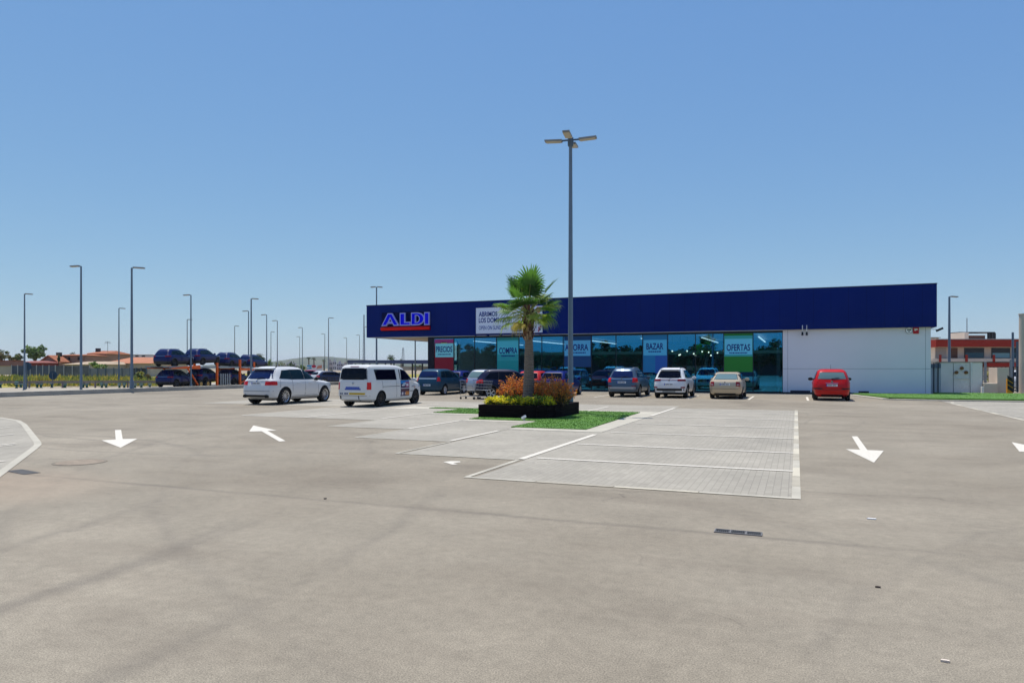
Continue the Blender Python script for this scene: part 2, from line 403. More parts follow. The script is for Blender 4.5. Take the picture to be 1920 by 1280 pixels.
# patched manhole on the left
mh = MB(); mh.lathe([(.001,.0),(.38,.0),(.38,.007),(.001,.007)], 28, axis='z'); mh.lathe([(.38,.0),(.43,.0),(.43,.006),(.38,.006)], 28, 1, axis='z', loop=True)
o = mh.build('manhole_cover', [mat('rusty_iron', (.265,.212,.155), .8, var=.25, scale=6), mat('manhole_ring', (.205,.172,.128), .8, var=.3, scale=3)], loc=(*gnd(150,866.5), 0)); o.rotation_euler = (0,0,.3)
tag(o, 'round rust-tinted manhole cover set in the asphalt at left', 'manhole')
o = MB().box(-.34,.34,-.12,.12,0,.006).build('gully_cover', mat('gully_iron', (.08,.075,.07), .7, var=.3, scale=10), loc=(*gnd(43,884.5),0)); o.rotation_euler=(0,0,-.2)
tag(o, 'small dark gully cover beside the left paved bays', 'drain cover')
# litter
for px, py, lab, w_, l_, colr in ((1634,973,'white scrap of paper lying flat on the asphalt below the right arrow',.10,.035,(.75,.73,.7)), (1772,1240,'crumpled pale wrapper on the foreground asphalt near the right corner',.05,.02,(.65,.55,.45)), (610,935,'small dark pebble on the bare asphalt left of centre',.03,.03,(.05,.045,.04)), (1646,1101,'dark leaf lying on the asphalt at lower right',.04,.015,(.12,.09,.07))):
    o = MB().prism([(-w_/2,-l_/2),(w_*.4,-l_*.6),(w_/2,l_*.3),(-w_*.3,l_/2)], 0, .012).build('litter', mat('litter_scrap', colr, .7), loc=(*gnd(px,py),.001)); tag(o, lab, 'litter')
# ================================================================ vehicles
NR = 72
def ring_pt(L, t):
    z, yr, yf, hw, nr, nf = L
    mid, half = (yr+yf)/2, (yf-yr)/2
    c, s = math.cos(t), math.sin(t); n = nf if s > 0 else nr
    x = hw*math.copysign(abs(c)**(2/n), c); y = mid + half*math.copysign(abs(s)**(2/n), s)
    return (x, y, z)
class Shell:
    def __init__(s, levels): s.L = levels
    def level(s, z):
        L = s.L
        if z <= L[0][0]: return (z,)+tuple(L[0][1:])
        for a, b in zip(L[:-1], L[1:]):
            if z <= b[0]:
                k = (z-a[0])/(b[0]-a[0]); return (z,)+tuple(p+(q-p)*k for p, q in zip(a[1:], b[1:]))
        return (z,)+tuple(L[-1][1:])
    def pt(s, t, z): return Vector(ring_pt(s.level(z), t))
    def nrm(s, t, z):
        e = .004
        a = s.pt(t+e, z) - s.pt(t-e, z); b = s.pt(t, z+e*2) - s.pt(t, z-e*2)
        n = a.cross(b)
        if n.length < 1e-9: return Vector((math.cos(t), math.sin(t), 0))
        n.normalize(); l = s.level(z); c = Vector((0, (l[1]+l[2])/2, z-.2))
        return n if n.dot(s.pt(t, z)-c) > 0 else -n
    def off(s, t, z, d): return s.pt(t, z) + s.nrm(t, z)*d
    def t_side(s, y, z, sx):
        l = s.level(z); mid, half = (l[1]+l[2])/2, (l[2]-l[1])/2; u = max(-.9999, min(.9999, (y-mid)/half))
        n = l[5] if u > 0 else l[4]
        t = math.copysign(math.asin(abs(u)**(n/2)), u)
        return t if sx > 0 else math.pi - t
    def t_rear(s, x, z):
        l = s.level(z); k = min(.9999, abs(x)/l[3])**(l[4]/2); t = -math.acos(k)
        return t if x > 0 else -math.pi - t
    def t_front(s, x, z):
        l = s.level(z); k = min(.9999, abs(x)/l[3])**(l[5]/2); t = math.acos(k)
        return t if x > 0 else math.pi - t
    def body(s):
        vs = []; fs = []
        for l in s.L:
            for j in range(NR):
                t = 2*math.pi*(j+.5)/NR
                # even spacing: bias the angle so flat sides get points too
                vs.append(ring_pt(l, t))
        k = len(s.L)
        for i in range(k-1):
            for j in range(NR): fs.append((i*NR+j, i*NR+(j+1)%NR, (i+1)*NR+(j+1)%NR, (i+1)*NR+j))
        fs.append(tuple(range(NR))[::-1]); fs.append(tuple((k-1)*NR+j for j in range(NR)))
        return vs, fs
    def patch(s, mb, corners, kind, d=.008, m=0, nu=8, nv=5, sx=1, thick=.012):
        # corners: 4 of (u, z), bilinear; kind: side (u = y) / rear (u = x) / front (u = x) / ring (u = t)
        a, b, c, e = corners; vs = []
        for dd in (d, d-thick):
            for j in range(nv+1):
                for i in range(nu+1):
                    u, v = i/nu, j/nv
                    p = [(a[k]*(1-u)+b[k]*u)*(1-v) + (e[k]*(1-u)+c[k]*u)*v for k in (0,1)]
                    z = p[1]
                    t = {'side': lambda: s.t_side(p[0], z, sx), 'rear': lambda: s.t_rear(p[0], z), 'front': lambda: s.t_front(p[0], z), 'ring': lambda: p[0]}[kind]()
                    vs.append(s.off(t, z, dd))
        W = nu+1; fs = [(j*W+i, j*W+i+1, (j+1)*W+i+1, (j+1)*W+i) for j in range(nv) for i in range(nu)]
        o = W*(nv+1); per = [i for i in range(W)] + [j*W+nu for j in range(1,nv+1)] + [nv*W+i for i in range(nu-1,-1,-1)] + [j*W for j in range(nv-1,0,-1)]
        fs += [(per[i], per[(i+1)%len(per)], o+per[(i+1)%len(per)], o+per[i]) for i in range(len(per))]
        return mb.add(vs, fs, m)
def grow(c, g, gz):
    return [(c[0][0]-g,c[0][1]-gz),(c[1][0]+g,c[1][1]-gz),(c[2][0]+g,c[2][1]+gz),(c[3][0]-g,c[3][1]+gz)]
WELL = mat('wheel_well', (.008,.008,.009), .9)
UNDER = mat('black_cladding', (.025,.026,.028), .6)
def cut_arches(me, cuts):
    ob = bpy.data.objects.new('tmp_body', me); COL.objects.link(ob)
    mb = MB()
    for (x0, x1, y, z, r) in cuts: mb.lathe([(r, x0), (r, x1)], 28, axis='x', o=(0, y, z))
    cu = mb.build('tmp_cut', WELL)
    mo = ob.modifiers.new('b', 'BOOLEAN'); mo.operation = 'DIFFERENCE'; mo.object = cu; mo.solver = 'EXACT'
    try: mo.material_mode = 'TRANSFER'
    except Exception: pass
    dg = bpy.context.evaluated_depsgraph_get()
    res = bpy.data.meshes.new_from_object(ob.evaluated_get(dg))
    bpy.data.objects.remove(ob); bpy.data.objects.remove(cu)
    return res
WHEELS = {}
def wheel_meshes(r, w, spokes, rimmat, key):
    k = (r, w, spokes, key)
    if k in WHEELS: return WHEELS[k]
    ty = MB(); rr = r*.70
    ty.lathe([(rr,-w/2),(r*.93,-w/2),(r*.985,-w*.40),(r,-w*.25),(r,w*.25),(r*.985,w*.40),(r*.93,w/2),(rr,w/2),(rr*.98,w*.3),(rr*.98,-w*.3)], 32, loop=True)
    rm = MB()
    rm.lathe([(0.001,-w*.1),(rr*.97,-w*.1),(rr*.97,w*.15),(.001,w*.15)], 24, 1)
    rm.lathe([(rr*.90,w*.36),(rr*1.02,w*.44),(rr*1.02,w*.2),(rr*.90,w*.2)], 32, 0, loop=True)
    rm.lathe([(.001,w*.36),(rr*.2,w*.36),(rr*.24,w*.2),(.001,w*.2)], 16, 0)
    for i in range(spokes):
        a = 2*math.pi*i/spokes
        for da in ((0,) if spokes > 7 else (-.13,.13)):
            rm.bar((w*.28, math.cos(a+da*.4)*rr*.15, math.sin(a+da*.4)*rr*.15), (w*.34, math.cos(a+da)*rr*.94, math.sin(a+da)*rr*.94), rr*.13 if spokes > 7 else rr*.12, .03, 0, up=(1,0,0))
    a = ty.build('tyre', RUBBER, None, 35).data; b = rm.build('rim', [rimmat, mat('rim_shadow', (.02,.02,.02), .7)], None, 35).data
    for o in [o for o in COL.objects if o.data in (a, b)]: bpy.data.objects.remove(o)
    WHEELS[k] = (a, b); return a, b

def build_car(sp):
    sh = Shell(sp['levels']); P = sp['paint']
    root = thing(sp.get('name', 'parked_car'), sp['label'], sp.get('cat', 'car'), group=sp.get('group'))
    yr, yf, r = sp['wheels']; track = sp['track']; hwm = max(l[3] for l in sp['levels'])
    vs, fs = sh.body()
    b0 = MB().add(vs, fs); me = b0.build('b', [P, UNDER, WELL]).data
    for o in [o for o in COL.objects if o.data == me]: bpy.data.objects.remove(o)
    ra = r + sp.get('gap', .055)
    res = cut_arches(me, [(x0, x1, y, r+.01, ra) for y in (yr, yf) for x0, x1 in ((hwm-.34, hwm+.2), (-hwm-.2, -hwm+.34))])
    bm = bmesh.new(); bm.from_mesh(res)
    cz = sp.get('clad', 0)
    names = [m.name if m else '' for m in res.materials]
    for f in bm.faces:
        if names[f.material_index].startswith('wheel_well'): continue
        if f.calc_center_median().z < cz: f.material_index = 1
    shade(bm, 32); bm.to_mesh(res); bm.free(); res.name = 'body'
    body = link('body', res, root)
    # black arch trim
    if sp.get('arch'):
        mb = MB()
        for y in (yr, yf):
            for sx in (1, -1):
                pts = []
                for i in range(15):
                    a = R(-12 + 204*i/14); yy = y + math.cos(a)*(ra+.03); zz = r + .01 + math.sin(a)*(ra+.03)
                    if zz < .2: continue
                    p = sh.off(sh.t_side(yy, zz, sx), zz, .004); pts.append(p)
                mb.tube(pts, .034, 6)
        mb.build('wheel_arch_trim', sp['arch'], root, 40)
    G = sp.get('glass', DARKGLASS)
    sd = sp['side']
    for sx in (1, -1):
        for c in sd:
            g = MB(); sh.patch(g, grow(c, .022, .018), 'side', .004, 1, 6, 4, sx); sh.patch(g, c, 'side', .009, 0, 8, 4, sx)
            g.build('side_window', [sp.get('sglass', G), BLACK], root, 30)
        for (ya, za, yb, zb) in sp.get('seams', ()):
            pass
        if sp.get('seams'):
            for (ya, za, yb, zb) in sp['seams']:
                g = MB(); w_ = .006
                if abs(za-zb) > abs(ya-yb): c = [(ya-w_, za), (ya+w_, za), (yb+w_, zb), (yb-w_, zb)]
                else: c = [(ya, za-w_), (yb, zb-w_), (yb, zb+w_), (ya, za+w_)]
                sh.patch(g, c, 'side', .0035, 0, 8, 6, sx, .006)
                g.build('door_seam', INK, root)
        for (y, z) in sp.get('handles', ()):
            g = MB(); sh.patch(g, [(y-.10,z-.016),(y+.10,z-.016),(y+.10,z+.016),(y-.10,z+.016)], 'side', .03, 0, 4, 2, sx, .03)
            g.build('door_handle', sp.get('handle_mat', P), root)
        if sp.get('mould'):
            y0, y1, z, hh = sp['mould']
            g = MB(); sh.patch(g, [(y0,z-hh),(y1,z-hh),(y1,z+hh),(y0,z+hh)], 'side', .012, 0, 8, 2, sx, .02)
            g.build('side_moulding', sp.get('mould_mat', BLACK), root)
        # mirror
        y, z = sp['mirror']; l = sh.level(z); x = abs(sh.pt(sh.t_side(y, z, 1), z).x)
        g = MB(); g.lathe([(.02,-.055),(.085,-.05),(.105,-.01),(.085,.05),(.03,.075)], 12, 0, 'y', (0,0,0))
        g.v = [(px_*1.25, py_, pz_*.85) for px_, py_, pz_ in g.v]
        g.v = [(sx*(x+.13)+px_, y+py_, z+.06+pz_) for px_, py_, pz_ in g.v]
        g.box(min(sx*(x-.02), sx*(x+.09)), max(sx*(x-.02), sx*(x+.09)), y-.02, y+.05, z, z+.05)
        g.build('mirror', sp.get('mirror_mat', P), root, 40)
    # rear window, windscreen
    c = sp['rear']; g = MB(); sh.patch(g, grow(c, .03, .02), 'rear', .003, 1); sh.patch(g, c, 'rear', .008, 0, 10, 5)
    g.build('rear_window', [sp.get('rglass', G), BLACK], root, 30)
    c = sp['front']; g = MB(); sh.patch(g, grow(c, .03, .015), 'front', .003, 1); sh.patch(g, c, 'front', .008, 0, 10, 5)
    g.build('windscreen', [sp.get('fglass', G), BLACK], root, 30)
    if sp.get('sky'):
        pass
    # lamps
    for sx in (1, -1):
        for k, (xa, yb, z0, z1, lm) in enumerate(sp['tail']):
            g = MB(); za = (z0+z1)/2
            ta0, ta1 = sh.t_rear(sx*xa, z0), sh.t_rear(sx*xa, z1)
            tb0, tb1 = (sh.t_side(yb, z0, sx), sh.t_side(yb, z1, sx)) if yb is not None else (0, 0)
            if sx < 0:
                tb0 = tb0 - 2*math.pi if tb0 > 0 else tb0; tb1 = tb1 - 2*math.pi if tb1 > 0 else tb1
            sh.patch(g, [(ta0,z0),(tb0,z0),(tb1,z1),(ta1,z1)], 'ring', .014, 0, 12, 4, thick=.03)
            g.build('tail_light', lm, root, 40)
        for (xa, yb, z0, z1) in sp['head']:
            g = MB(); ta0, ta1 = sh.t_front(sx*xa, z0), sh.t_front(sx*xa, z1); tb0, tb1 = sh.t_side(yb, z0, sx), sh.t_side(yb, z1, sx)
            sh.patch(g, [(ta0,z0),(tb0,z0),(tb1,z1),(ta1,z1)], 'ring', .012, 0, 10, 4, thick=.03)
            g.build('headlight', HEADLENS, root, 40)
    for (x0, x1, z0, z1, m_, nm) in sp.get('rearbits', ()):
        g = MB(); sh.patch(g, [(x0,z0),(x1,z0),(x1,z1),(x0,z1)], 'rear', .012, 0, 12, 3, thick=.025); g.build(nm, m_, root, 40)
    for (x0, x1, z0, z1, m_, nm) in sp.get('frontbits', ()):
        g = MB(); sh.patch(g, [(x0,z0),(x1,z0),(x1,z1),(x0,z1)], 'front', .010, 0, 12, 3, thick=.025); g.build(nm, m_, root, 40)
    # plates
    if sp.get('plate') is not None:
        z = sp['plate']; y = sh.pt(sh.t_rear(.1, z), z).y - .026
        g = MB(); g.box(-.26,.26,y,y+.02,z-.055,z+.055,0); g.box(-.26,-.215,y-.002,y,z-.053,z+.053,1)
        x = -.19
        for i in range(7):
            g.box(x,x+.04,y-.002,y,z-.032,z+.032,2); g.box(x+.012,x+.028,y-.003,y-.002,z-.012 + (i%3)*.008,z+.012+(i%2)*.006,0); x += .055 if i != 3 else .075
        g.build('number_plate', [PLATE, PLATEBLUE, INK], root)
    # rails, aerial, spoiler, wiper
    if sp.get('rails'):
        y0, y1, m_ = sp['rails']
        for sx in (1,-1):
            zt = sp['levels'][-1][0]; l = sh.level(zt-.03); g = MB(); x = sx*l[3]*.93
            g.tube([(x,y0,zt-.05),(x,y0+.12,zt+.012),(x,y1-.12,zt+.012),(x,y1,zt-.05)], .018, 6); g.build('roof_rail', m_, root, 40)
    if sp.get('spoiler'):
        y, z, hw = sp['spoiler']; g = MB()
        g.add([(-hw,y+.3,z+.03),(hw,y+.3,z+.03),(hw*.97,y,z),(-hw*.97,y,z),(-hw,y+.3,z-.03),(hw,y+.3,z-.03),(hw*.97,y,z-.035),(-hw*.97,y,z-.035)], [(0,1,2,3),(7,6,5,4),(0,4,5,1),(1,5,6,2),(2,6,7,3),(3,7,4,0)])
        g.build('spoiler', P, root, 30)
    if sp.get('wiper'):
        z = sp['wiper']; a, b = sh.off(sh.t_rear(0,z),z,.02), sh.off(sh.t_rear(.34,z+.05),z+.05,.02)
        g = MB().bar(a, b, .02, .015); g.bar(sh.off(sh.t_rear(.02,z-.03),z-.03,.02), a, .03); g.build('rear_wiper', BLACK, root)
    if sp.get('aerial'):
        y = sp['aerial']; zt = sp['levels'][-1][0]
        g = MB().tube([(0,y,zt-.01),(0,y-.12,zt+.24)], [.010,.005], 5); g.build('aerial', BLACK, root)
    for z, y, rr in sp.get('pipes', ()):
        for sx in (1,-1):
            g = MB().lathe([(rr*.8,0),(rr,-.03),(rr,.14),(rr*.8,.14)], 14, 0, 'y', (sx*.62, y, z)); g.build('exhaust_pipe', BLACK, root, 40)
    if sp.get('badge'):
        z, rr = sp['badge']; y = sh.pt(sh.t_rear(0,z),z).y - .012
        g = MB().lathe([(.001,-.006),(rr,-.004),(rr,.02),(.001,.02)], 16, 0, 'y', (0,y,z)); g.lathe([(.001,-.008),(rr*.75,-.008),(rr*.75,0),(.001,0)], 16, 1, 'y', (0,y,z))
        g.build('badge', [CHROME, sp.get('badge_mat', BLACK)], root)
    # underbody: black box added to block light
    zb = sp['levels'][0][0]
    MB().box(-track+.12, track-.12, sp['levels'][1][1]+.3, sp['levels'][1][2]-.35, zb-.04, zb+.02).build('underbody', WELL, root)
    ta, ri = wheel_meshes(r, sp.get('tw', .225), sp.get('spokes', 5), sp.get('rim', ALLOY), sp.get('rim', ALLOY).name)
    for y in (yr, yf):
        for sx in (1, -1):
            wh = link('wheel', ta, root, (sx*track, y, r)); wh.rotation_euler = (R(random.uniform(0,70)), 0, 0 if sx > 0 else math.pi)
            link('rim', ri, wh)
    if sp.get('extra'): sp['extra'](root, sh)
    return root
def put(o, x, y, heading_deg, z=0):
    o.location = (x, y, z); o.rotation_euler = (0, 0, R(heading_deg - 90)); return o

def scale_levels(L, sy, sx, sz): return [(z*sz, a*sy, b*sy, h*sx, n, m) for z, a, b, h, n, m in L]
SUV_L = [(.24,-2.12,2.08,.78,7,5),(.34,-2.36,2.31,.90,7,4.2),(.55,-2.42,2.41,.955,7,4),(.80,-2.40,2.42,.965,7,3.8),(.95,-2.36,2.34,.957,7,3.8),(1.04,-2.33,1.80,.94,7,4),(1.11,-2.31,1.10,.91,7,6),(1.14,-2.30,.98,.895,6,6),(1.40,-2.12,.55,.80,5.5,7),(1.60,-1.93,.16,.70,5.5,7),(1.70,-1.80,-.08,.625,5,6),(1.74,-1.62,-.32,.54,5,6),(1.76,-1.3,-.6,.42,5,5)]
SUV_SIDE = [[(-1.80,1.22),(-1.02,1.17),(-1.02,1.585),(-1.50,1.555)], [(-.98,1.17),(-.12,1.16),(-.12,1.60),(-.98,1.59)], [(-.06,1.16),(.80,1.15),(.16,1.55),(-.06,1.60)]]
# --- white premium SUV
bmwL = SUV_L
def bmw_extra(root, sh):
    for sx in (1, -1):
        g = MB(); sh.patch(g, [(-1.0,.30),(1.05,.30),(1.05,.345),(-1.0,.345)], 'side', .012, 0, 8, 2, sx); g.build('sill_trim', mat('warm_grey_trim', (.30,.28,.26), .5), root)
WPAINT = paint('white_car_paint', (.69,.685,.66))
bmw = build_car(dict(levels=bmwL, paint=WPAINT, label='white sport utility vehicle with large multi-spoke wheels parked left of the white van', cat='car', group='cars parked in the bays',
    wheels=(-1.50,1.43,.385), track=.815, tw=.29, spokes=10, rim=ALLOY, gap=.05, side=SUV_SIDE, rear=[(-.74,1.20),(.74,1.20),(.60,1.58),(-.60,1.58)], front=[(-.72,1.17),(.72,1.17),(.58,1.62),(-.58,1.62)],
    rglass=BLUEGLASS, glass=DARKGLASS, sglass=TEALGLASS, mirror=(.68,1.10), mirror_mat=BLACK, tail=[(.50,-2.02,.90,1.07,REDLENS)], head=[(.42,1.95,.78,.93)],
    rearbits=[(-.60,.60,.36,.46,BLACK,'bumper_insert'),(-.86,.86,.625,.637,INK,'bumper_seam'),(-.62,.62,1.095,1.12,WPAINT,'tailgate_lip')], frontbits=[(-.3,.3,.62,.85,BLACK,'grille'),(-.7,.7,.35,.5,BLACK,'front_intake')],
    plate=.99, rails=(-1.7,.0,BLACK), spoiler=(-2.04,1.67,.58), wiper=1.19, pipes=((.40,-2.42,.075),), badge=(1.085,.04), badge_mat=mat('badge_blue',(.05,.15,.4),.3), handles=((-.62,.98),(.28,.97)), handle_mat=WPAINT,
    seams=((-1.0,.50,-1.0,1.15),(-.09,.38,-.09,1.14),(.92,.42,.86,1.12),(-1.0,.39,.9,.39),(-1.85,.8,-1.78,1.15)), extra=bmw_extra))
# --- white people carrier van
VAN_L = [(.24,-2.20,2.05,.78,8,5),(.33,-2.40,2.30,.87,8,4.5),(.52,-2.44,2.41,.895,9,4.2),(.80,-2.43,2.40,.897,9,4),(.93,-2.42,2.30,.893,9,4),(1.02,-2.41,1.95,.885,9,4.5),(1.10,-2.41,1.50,.875,9,6),(1.13,-2.40,1.42,.868,9,6),(1.40,-2.37,1.02,.828,9,7),(1.65,-2.32,.62,.785,9,7),(1.74,-2.28,.42,.755,9,6),(1.80,-2.2,.12,.70,8,6),(1.83,-2.0,-.25,.60,7,5)]
def van_extra(root, sh):
    cols_ = [(.02,.20,.55),(.025,.02,.07),(.14,.05,.06),(.60,.20,.04),(.62,.60,.66),(.05,.03,.12),(.30,.10,.18),(.25,.45,.6)]
    ms = [mat('poster_ink', c, .35, coat=.5) for c in cols_]
    g = MB(); y0, y1 = .02, .80
    def q(a, b, z0, z1, m, d=.006): sh.patch(g, [(a,z0),(b,z0),(b,z1),(a,z1)], 'side', d, m, 5, 3, 1, .004)
    q(y0,y1,.40,1.12,1,.005)
    q(y0+.01,y1-.01,.97,1.11,0); q(y0+.2,y1-.12,.90,.99,7,.007); q(y0+.1,y0+.34,.86,.93,4,.0075); q(y0+.42,y1-.01,.80,1.06,6,.008); q(y0+.50,y1-.10,.86,.96,4,.0085)
    q(y0+.01,y1-.01,.74,.77,4,.007); q(y0+.05,y1-.05,.70,.73,2,.007); q(y0+.02,y0+.36,.44,.60,5,.007); q(y0+.10,y0+.22,.46,.58,4,.0075); q(y0+.42,y1-.02,.44,.61,3,.007); q(y0+.02,y1-.02,.63,.67,2,.007)
    g.build('side_poster', ms, root)
    g = MB(); sh.patch(g, [(1.02,.83),(1.28,.83),(1.28,.86),(1.02,.86)], 'side', .006, 0, 4, 1, 1, .004); sh.patch(g, [(1.00,.77),(1.22,.77),(1.22,.79),(1.00,.79)], 'side', .006, 1, 4, 1, 1, .004); sh.patch(g, [(1.27,.76),(1.36,.76),(1.40,.83),(1.33,.83)], 'side', .006, 2, 2, 2, 1, .004)
    g.build('door_sticker', [mat('sticker_navy',(.05,.07,.2),.4), mat('sticker_grey',(.4,.4,.42),.4), mat('sticker_orange',(.6,.2,.1),.4)], root)
    # tailgate lettering: blue double row, yellow strip with dark blocks
    g = MB()
    def rq(a, b, z0, z1, m, d=.008): sh.patch(g, [(a,z0),(b,z0),(b,z1),(a,z1)], 'rear', d, m, 6, 2, thick=.006)
    rnd = random.Random(5); x = -.36
    while x < .34:
        w_ = rnd.uniform(.03,.055); rq(x, min(x+w_,.36), .815, .875, 0); x += w_+.008
    x = -.40
    while x < .38:
        w_ = rnd.uniform(.03,.05); rq(x, min(x+w_,.40), .745, .805, 0); x += w_+.008
    rq(-.18,.62,.545,.625,1); x = -.14
    while x < .56:
        w_ = rnd.uniform(.03,.06); rq(x, x+w_, .570, .602, 2, .011); x += w_+.02
    for a, b in ((-.66,-.58),(-.56,-.50),(-.42,-.34),(-.32,-.24)): rq(a, b, .55, .62, 3)
    g.build('tailgate_lettering', [mat('letter_blue',(.015,.07,.42),.4), mat('strip_yellow',(.70,.46,.02),.5), mat('strip_ochre',(.35,.22,.01),.5), mat('letter_grey',(.12,.14,.2),.5)], root)
    g = MB(); sh.patch(g, [(-1.45,.86),(-.05,.86),(-.05,.878),(-1.45,.878)], 'side', .006, 0, 6, 1, 1, .008); g.build('sliding_door_track', INK, root)
    g = MB(); sh.patch(g, [(-.22,1.735),(.22,1.735),(.22,1.755),(-.22,1.755)], 'rear', .01, 0, 6, 1, thick=.02); g.build('brake_light', mat('brake_lens',(.25,.08,.06),.3), root)
van = build_car(dict(name='parked_van', levels=VAN_L, paint=paint('white_van_paint', (.70,.69,.66)), label='white people-carrier van with a colourful side poster and yellow tailgate strip', cat='van', group='cars parked in the bays',
    wheels=(-1.56,1.44,.325), track=.77, tw=.22, spokes=9, rim=DARKALLOY, gap=.06, side=[[(-1.90,1.19),(-.30,1.17),(-.36,1.60),(-2.0,1.60)], [(.02,1.17),(.04,1.17),(.0,1.6),(-.02,1.6)], [(.12,1.15),(1.24,1.14),(.64,1.56),(.14,1.61)]],
    rear=[(-.68,1.20),(.68,1.20),(.62,1.66),(-.62,1.66)], front=[(-.72,1.18),(.72,1.18),(.62,1.66),(-.62,1.66)], glass=DARKGLASS, fglass=TEALGLASS, mirror=(1.08,1.08), mirror_mat=paint('mirror_white',(.75,.75,.74)),
    tail=[(.69,-2.27,.76,1.07,REDLENS)], head=[(.40,1.75,.78,.95)], rearbits=[(-.80,.80,.495,.505,INK,'bumper_seam'),(-.66,-.60,.30,.50,BLACK,'bumper_slot'),(.28,.32,.28,.49,INK,'bumper_slot')], frontbits=[(-.5,.5,.60,.72,BLACK,'grille')],
    plate=None, wiper=1.22, badge=(1.02,.055), badge_mat=mat('badge_steel',(.35,.42,.48),.3), handles=((-.22,.98),(.35,.98)), mould=(.85,1.75,.62,.014), seams=((-.30,.36,-.34,1.15),(.08,.36,.10,1.13),(-1.46,.8,-1.5,1.15),(1.30,.42,1.25,1.12)), extra=van_extra))
# --- generic shapes
MPV_L = [(.22,-1.86,1.85,.72,7,5),(.32,-2.06,2.04,.83,7,4),(.52,-2.13,2.14,.875,7,3.8),(.76,-2.12,2.13,.885,7,3.6),(.88,-2.09,2.02,.880,7,3.6),(.96,-2.06,1.66,.868,7,4),(1.03,-2.03,1.18,.85,7,6),(1.06,-2.02,1.08,.842,7,6),(1.30,-1.90,.62,.765,7,7),(1.48,-1.77,.22,.685,7,7),(1.57,-1.64,-.06,.61,6,6),(1.61,-1.4,-.3,.52,6,6),(1.62,-1.1,-.5,.42,5,5)]
MPV_SIDE = [[(-1.74,1.12),(-1.18,1.10),(-1.18,1.47),(-1.56,1.44)], [(-1.13,1.10),(-.22,1.08),(-.22,1.49),(-1.13,1.47)], [(-.16,1.08),(.88,1.07),(.24,1.44),(-.16,1.49)]]
HAT_L = [(.20,-1.78,1.80,.70,7,5),(.30,-1.98,1.99,.82,7,4),(.50,-2.05,2.08,.865,7,3.6),(.72,-2.04,2.07,.870,7,3.5),(.83,-2.01,1.95,.865,7,3.5),(.90,-1.98,1.55,.852,7,4),(.96,-1.95,1.10,.835,7,6),(.99,-1.93,1.00,.828,7,6),(1.20,-1.76,.58,.755,7,7),(1.38,-1.58,.14,.675,7,7),(1.45,-1.46,-.1,.61,6,6),(1.49,-1.2,-.35,.52,6,6),(1.50,-.95,-.5,.42,5,5)]
HAT_SIDE = [[(-1.56,1.07),(-1.02,1.04),(-1.02,1.36),(-1.32,1.33)], [(-.98,1.04),(-.16,1.02),(-.16,1.39),(-.98,1.37)], [(-.10,1.02),(.84,1.00),(.20,1.34),(-.10,1.39)]]
SED_L = [(.20,-2.0,1.95,.70,7,5),(.30,-2.20,2.16,.83,6,4),(.50,-2.27,2.25,.875,6,3.6),(.74,-2.26,2.24,.885,6,3.5),(.86,-2.24,2.08,.878,6,3.5),(.93,-2.21,1.65,.865,6,4),(.985,-2.02,1.22,.845,6,6),(1.01,-1.78,1.10,.832,6,6),(1.20,-1.36,.66,.752,6,7),(1.35,-1.05,.26,.68,6,7),(1.42,-.86,-.02,.61,6,6),(1.455,-.6,-.25,.5,5,5)]
SED_SIDE = [[(-1.42,1.055),(-1.02,1.045),(-1.02,1.31),(-1.08,1.29)], [(-.98,1.045),(-.10,1.03),(-.10,1.35),(-.96,1.33)], [(-.04,1.03),(.90,1.02),(.30,1.30),(-.04,1.35)]]
def veh(L, side, paint_, label, scale=(1,1,1), **kw):
    sy, sx, sz = scale
    d = dict(levels=scale_levels(L, sy, sx, sz), paint=paint_, label=label, cat='car', group='cars parked in the bays', side=[[(y*sy, z*sz) for y, z in c] for c in side])
    d.update(kw); return build_car(d)
COMMON_MPV = dict(wheels=(-1.32,1.36,.315), track=.755, rear=[(-.66,1.12),(.66,1.12),(.55,1.45),(-.55,1.45)], front=[(-.68,1.09),(.68,1.09),(.55,1.50),(-.55,1.50)], mirror=(.78,1.02), head=[(.42,1.72,.66,.82)], frontbits=[(-.45,.45,.55,.68,BLACK,'grille')], wiper=1.13, handles=((-.95,.90),(.02,.89)), seams=((-1.15,.6,-1.15,1.08),(-.19,.36,-.19,1.07),(.98,.42,.92,1.04),(-1.1,.36,.9,.36)))
REDP = paint('red_car_paint', (.50,.006,.006)); 
redcar = veh(MPV_L, MPV_SIDE, REDP, 'red compact people carrier parked alone against the pale grey wall', **{**COMMON_MPV, 'tail': [(.62,-1.98,.98,1.10,REDLENS),(.70,-1.98,.86,.96,REDLENS)], 'rglass': PALEGLASS, 'glass': TEALGLASS, 'plate': .80, 'aerial': -.6, 'mirror_mat': BLACK, 'badge': (.98,.05), 'rearbits': [(-.30,.30,.90,.915,CHROME,'chrome_strip'),(-.80,.80,.565,.577,INK,'bumper_seam'),(.45,.84,.60,.66,BLACK,'bumper_pad'),(-.84,-.45,.60,.66,BLACK,'bumper_pad'),(-.5,.5,.25,.33,BLACK,'bumper_insert')], 'rim': ALLOY})
STEEL = paint('steel_blue_paint', (.010,.055,.10), .1)
megane = veh(MPV_L, MPV_SIDE, STEEL, 'steel-blue compact people carrier with white wheel covers parked behind the white van', **{**COMMON_MPV, 'tail': [(.66,-1.86,.86,1.10,REDLENS)], 'rglass': BLUEGLASS, 'glass': TEALGLASS, 'plate': .62, 'rim': mat('hubcap', (.66,.66,.68), .35, .2), 'spokes': 9, 'rearbits': [(-.60,.60,.985,1.06,mat('painted_tailgate_reflection',(.5,.52,.52),.3,.6),'tailgate_reflection'),(-.8,.8,.56,.572,INK,'bumper_seam')]})  # pale tailgate strip is reflected sky and ground painted on
